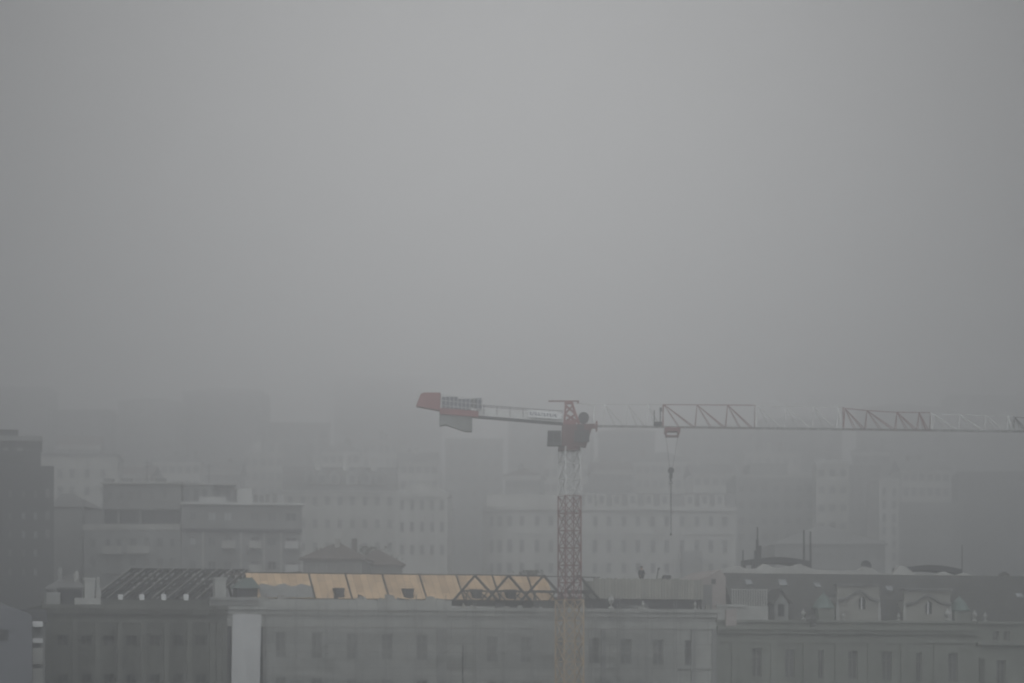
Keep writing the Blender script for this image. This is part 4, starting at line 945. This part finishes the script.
# houses climbing the slope in faint layers
slope = [
 (118, 150, 474, 560, 'cream', 'gable', 464, 'tile', 2, 4, 'gabled house peeping over the left end of the set back top floor', 'house'),
 (152, 200, 462, 620, 'paler', 'hip', 452, 'greyroof', 3, 6, 'hip roofed house above the middle of the set back top floor', 'house'),
 (204, 240, 470, 600, 'grey', 'gable', 459, 'greyroof', 2, 4, 'grey gabled house right above the penthouse windows', 'house'),
 (243, 283, 455, 660, 'cream', 'flat', 0, 'greyroof', 4, 5, 'flat roofed pale house above the white chimney block', 'house'),
 (286, 318, 447, 700, 'midgrey', 'gable', 437, 'tile', 3, 4, 'gabled house on the slope above the left end of the dormered mansion', 'house'),
 (322, 360, 452, 640, 'paler', 'hip', 440, 'greyroof', 3, 5, 'pale hip roofed house above the middle of the dormered mansion', 'house'),
 (363, 398, 442, 720, 'cream', 'flat', 0, 'greyroof', 4, 5, 'tall pale house above the right end of the dormered mansion', 'house'),
 (400, 438, 462, 600, 'paler', 'gable', 450, 'greyroof', 3, 5, 'gabled house rising right behind the triangular pediment', 'house'),
 (505, 540, 476, 590, 'midgrey', 'hip', 466, 'tile', 2, 5, 'hip roofed house behind the curved end of the long palace', 'house'),
 (543, 590, 466, 640, 'paler', 'flat', 0, 'greyroof', 3, 6, 'flat pale house behind the white upper crane mast', 'house'),
 (594, 632, 470, 610, 'grey', 'gable', 460, 'tile', 2, 5, 'grey gabled house on the slope just right of the white upper mast', 'house'),
 (635, 690, 462, 650, 'cream', 'hip', 450, 'greyroof', 3, 7, 'wide hip roofed house behind the hook block', 'house'),
 (693, 738, 474, 600, 'paler', 'gable', 462, 'greyroof', 2, 5, 'gabled house between the hook block and the stepped grey block', 'house'),
 (745, 800, 455, 680, 'cream', 'flat', 0, 'greyroof', 3, 6, 'flat house above the stepped pale grey block', 'house'),
 (852, 890, 452, 660, 'midgrey', 'hip', 442, 'greyroof', 3, 4, 'hip roofed house above the dim dark slab', 'house'),
 (902, 950, 470, 640, 'paler', 'gable', 458, 'greyroof', 3, 6, 'pale gabled house right of the narrow pale tower', 'house'),
 (58, 100, 445, 640, 'grey', 'gable', 434, 'tile', 2, 5, 'gabled house above the pale block with two window rows', 'house'),
]
for p0, p1, yt, Y, mk, rt, rg, rm, nr_, nc, lb, ct in slope:
    stp = 3.2*F/Y
    fr, b, zt, u1 = hill_house('slope_house', lb, ct, p0, p1, yt, Y, random.uniform(-7, 7), mk, [yt+7+stp*i for i in range(nr_+2)], nc, (1.2*F/Y, 1.7*F/Y), rt, rg, depth=11, roofm=rm, cornice='paler' if rt != 'flat' else mk)
    for k in range(2 if rt != 'flat' else 3):
        x = u1*random.uniform(.12, .88); m = MB(); m.box(x-.4, x+.4, 4.5+k, 5.2+k, zt+.3, zt+random.uniform(2.2, 3.6) if rt == 'flat' else fr.z((p0+p1)/2, rg)+random.uniform(.3, 1.2)); m.build('chimney', M[random.choice(('midgrey', 'paler', 'tile'))], b)
# far blocks nearly lost in the fog
far = [(-30, 48, 389, 770, 'grey', 'faint dark far block above the tall dark block at the left edge', 5),
       (52, 112, 412, 740, 'grey', 'faint low far block above the pale block of two window rows', 5),
       (118, 176, 402, 760, 'midgrey', 'leftmost faint far block over the recessed dark storey', 4),
       (182, 262, 392, 775, 'grey', 'widest faint far block over the white chimney block', 6),
       (268, 330, 425, 680, 'midgrey', 'faint pale far block over the dormered mansion', 5),
       (334, 442, 376, 860, 'grey', 'highest faint far block, left of the red ballast cover', 8),
       (508, 590, 418, 720, 'midgrey', 'faint far block behind the crane cab', 6),
       (600, 655, 432, 690, 'grey', 'faint far block behind the white jib length nearest the mast', 4),
       (676, 756, 428, 700, 'midgrey', 'faint far block right of the hook block', 6),
       (762, 842, 420, 730, 'grey', 'faint far block above the slim brightest block', 6),
       (866, 942, 408, 745, 'midgrey', 'faint far block behind the dark red outer jib length', 6),
       (950, 1060, 396, 800, 'midgrey', 'faint far block above the broad dark block at the right edge', 8)]
for p0, p1, yt, Y, mk, lb, nc in far:
    Y *= 1.02; mk = {'grey': 'slabwall', 'midgrey': 'grey'}[mk]
    stp = 3.1*F/Y
    hill_house('far_block', lb, 'building', p0, p1, yt, Y, random.uniform(-5, 5), mk, [yt+9+stp*i for i in range(5)], nc, (1.5*F/Y, 1.7*F/Y), 'flat' if nc % 2 else 'hip', yt-7, depth=16)

# ================================================================== TREES
def tree(px, Y, ytop, w, label, leaf):
    X = (px-HX)*Y/F; zb = hill(X, Y); H = CZ+(HY-ytop)*Y/F - zb
    o = thing('tree', label, 'tree', (X, Y, zb), random.uniform(0, 6), 'trees between the front row and the hill')
    t = MB(); t.tube((0,0,-.2), (.15,.1,H*.5), .32, .2, 8); t.tube((.15,.1,H*.5), (.05,.0,H*.92), .2, .04, 6); tips = []
    for i in range(11):
        a = i*2.4; z0 = H*(.32+.05*i); p = Vector((.1,.05,z0)); L_ = w*(.5-.022*i)*random.uniform(.8,1.1)
        q = p+Vector((math.cos(a)*L_, math.sin(a)*L_, H*.16*random.uniform(.7,1.3))); t.tube(p, q, .1, .03, 5); tips += [q, p.lerp(q,.6)]
    t.build('trunk', M['bark'], o)
    c = MB(); tips += [Vector((0,0,H*.95)), Vector((.2,0,H*.85))]
    for tip in tips:
        for _ in range(190):
            d_ = Vector((random.gauss(0,1), random.gauss(0,1), random.gauss(0,.8)))*w*.1; q = tip+d_
            if q.z > H: q.z = H-random.random()*.5
            s_ = random.uniform(.1,.22); n_ = Vector((random.gauss(0,1),random.gauss(0,1),random.gauss(0,1))).normalized(); a_ = n_.orthogonal().normalized()*s_; b_ = n_.cross(a_)
            c.face([q-a_, q+b_*.6, q+a_, q-b_*.6])
    c.build('crown', leaf, o); return o
tree(322, 345, 549, 5, 'dark tree left behind the brown tiled cottage', M['leaf2'])
tree(378, 350, 546, 6, 'rounded dark tree between the two cottages and the pediment house', M['leaf'])
tree(528, 330, 570, 5, 'low dark treetop left of the crane mast above the trusses', M['leaf'])
tree(60, 300, 583, 4, 'small dark treetop beside the low cottage behind the dark wing', M['leaf2'])

# ================================================================== HAZE
m = MB(); m.box(-660, 660, -110, 1320, -5.5, 104)
hz = m.mesh('haze', []); ho = link('haze', hz); ho['kind'] = 'stuff'
hm_ = bpy.data.materials.new('haze_air'); hm_.use_nodes = True; nt = hm_.node_tree; nt.nodes.clear()
out = nt.nodes.new('ShaderNodeOutputMaterial'); pv = nt.nodes.new('ShaderNodeVolumePrincipled')
pv.inputs['Color'].default_value = (.928, .941, .959, 1); pv.inputs['Density'].default_value = .0035; pv.inputs['Anisotropy'].default_value = .86
pv.inputs['Density Attribute'].default_value = ''
nt.links.new(pv.outputs['Volume'], out.inputs['Volume']); hz.materials.append(hm_)
try: hm_.cycles.homogeneous_volume = True
except Exception: pass

# ================================================================== LIGHT, SKY, CAMERA
SUN_EL, SUN_AZ = 13.0, 0.0                                   # low veiled sun straight ahead, behind the fog
W = bpy.data.worlds.new('World'); S.world = W; W.use_nodes = True; nt = W.node_tree
bg = nt.nodes['Background']; sky = nt.nodes.new('ShaderNodeTexSky'); sky.sky_type = 'NISHITA'; sky.sun_disc = False
sky.sun_elevation = R(SUN_EL); sky.sun_rotation = R(SUN_AZ); sky.air_density = 1.; sky.dust_density = 6.; sky.ozone_density = 1.
hs = nt.nodes.new('ShaderNodeHueSaturation'); hs.inputs['Saturation'].default_value = .12
# the cloud layer over it: an overcast sky, brighter overhead than along the horizon
tcw = nt.nodes.new('ShaderNodeTexCoord'); sp_ = nt.nodes.new('ShaderNodeSeparateXYZ'); nt.links.new(tcw.outputs['Generated'], sp_.inputs['Vector'])
def mnode(op, a, b_=None):
    n_ = nt.nodes.new('ShaderNodeMath'); n_.operation = op
    for i_, v_ in enumerate((a, b_)):
        if v_ is None: continue
        if hasattr(v_, 'links'): nt.links.new(v_, n_.inputs[i_])
        else: n_.inputs[i_].default_value = v_
    return n_.outputs[0]
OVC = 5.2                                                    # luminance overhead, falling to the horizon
BACK_FILL = 72.0                                                   # fill light added to the sky behind the viewer, to brighten the facades
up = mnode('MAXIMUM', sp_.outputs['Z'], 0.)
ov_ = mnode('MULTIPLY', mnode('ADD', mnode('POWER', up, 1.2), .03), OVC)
bk_ = mnode('MULTIPLY', mnode('MULTIPLY', mnode('MAXIMUM', mnode('MULTIPLY', sp_.outputs['Y'], -1.), 0.), mnode('ADD', up, .15)), BACK_FILL)
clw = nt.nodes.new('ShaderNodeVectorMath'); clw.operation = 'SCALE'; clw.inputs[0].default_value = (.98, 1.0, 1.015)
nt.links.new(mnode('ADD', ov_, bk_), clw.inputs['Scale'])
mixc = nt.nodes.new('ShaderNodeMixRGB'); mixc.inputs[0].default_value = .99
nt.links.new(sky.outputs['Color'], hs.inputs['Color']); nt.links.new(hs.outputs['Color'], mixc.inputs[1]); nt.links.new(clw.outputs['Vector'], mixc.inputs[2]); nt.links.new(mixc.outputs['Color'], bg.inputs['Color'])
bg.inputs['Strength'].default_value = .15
sl_ = bpy.data.lights.new('sun', 'SUN'); sl_.energy = .5; sl_.angle = R(15); sl_.color = (1, .985, .965)
so = bpy.data.objects.new('sun', sl_); COL.objects.link(so)
so.rotation_euler = (R(-(90-SUN_EL)), 0, 0)
so.location = (0, 300, 200)
cam = bpy.data.cameras.new('camera'); co = bpy.data.objects.new('camera', cam); COL.objects.link(co); S.camera = co
co.location = (0, 0, CZ); co.rotation_euler = (R(90), 0, 0)
cam.sensor_width = 36; cam.lens = 36*F/1024; cam.shift_x = 0; cam.shift_y = (HY-341.5)/1024; cam.dof.use_dof = True; cam.dof.focus_distance = 125; cam.dof.aperture_fstop = .8; cam.clip_start = 1; cam.clip_end = 5000
S.view_settings.view_transform = 'Standard'; S.view_settings.look = 'None'; S.view_settings.exposure = -1.79; S.view_settings.gamma = 1
S.view_settings.use_curve_mapping = False
cy = S.cycles
cy.volume_bounces = 6; cy.max_bounces = 10; cy.diffuse_bounces = 3; cy.glossy_bounces = 2; cy.transmission_bounces = 2
cy.use_denoising = True; cy.use_adaptive_sampling = False
try: cy.denoiser = 'OPENIMAGEDENOISE'
except Exception: pass
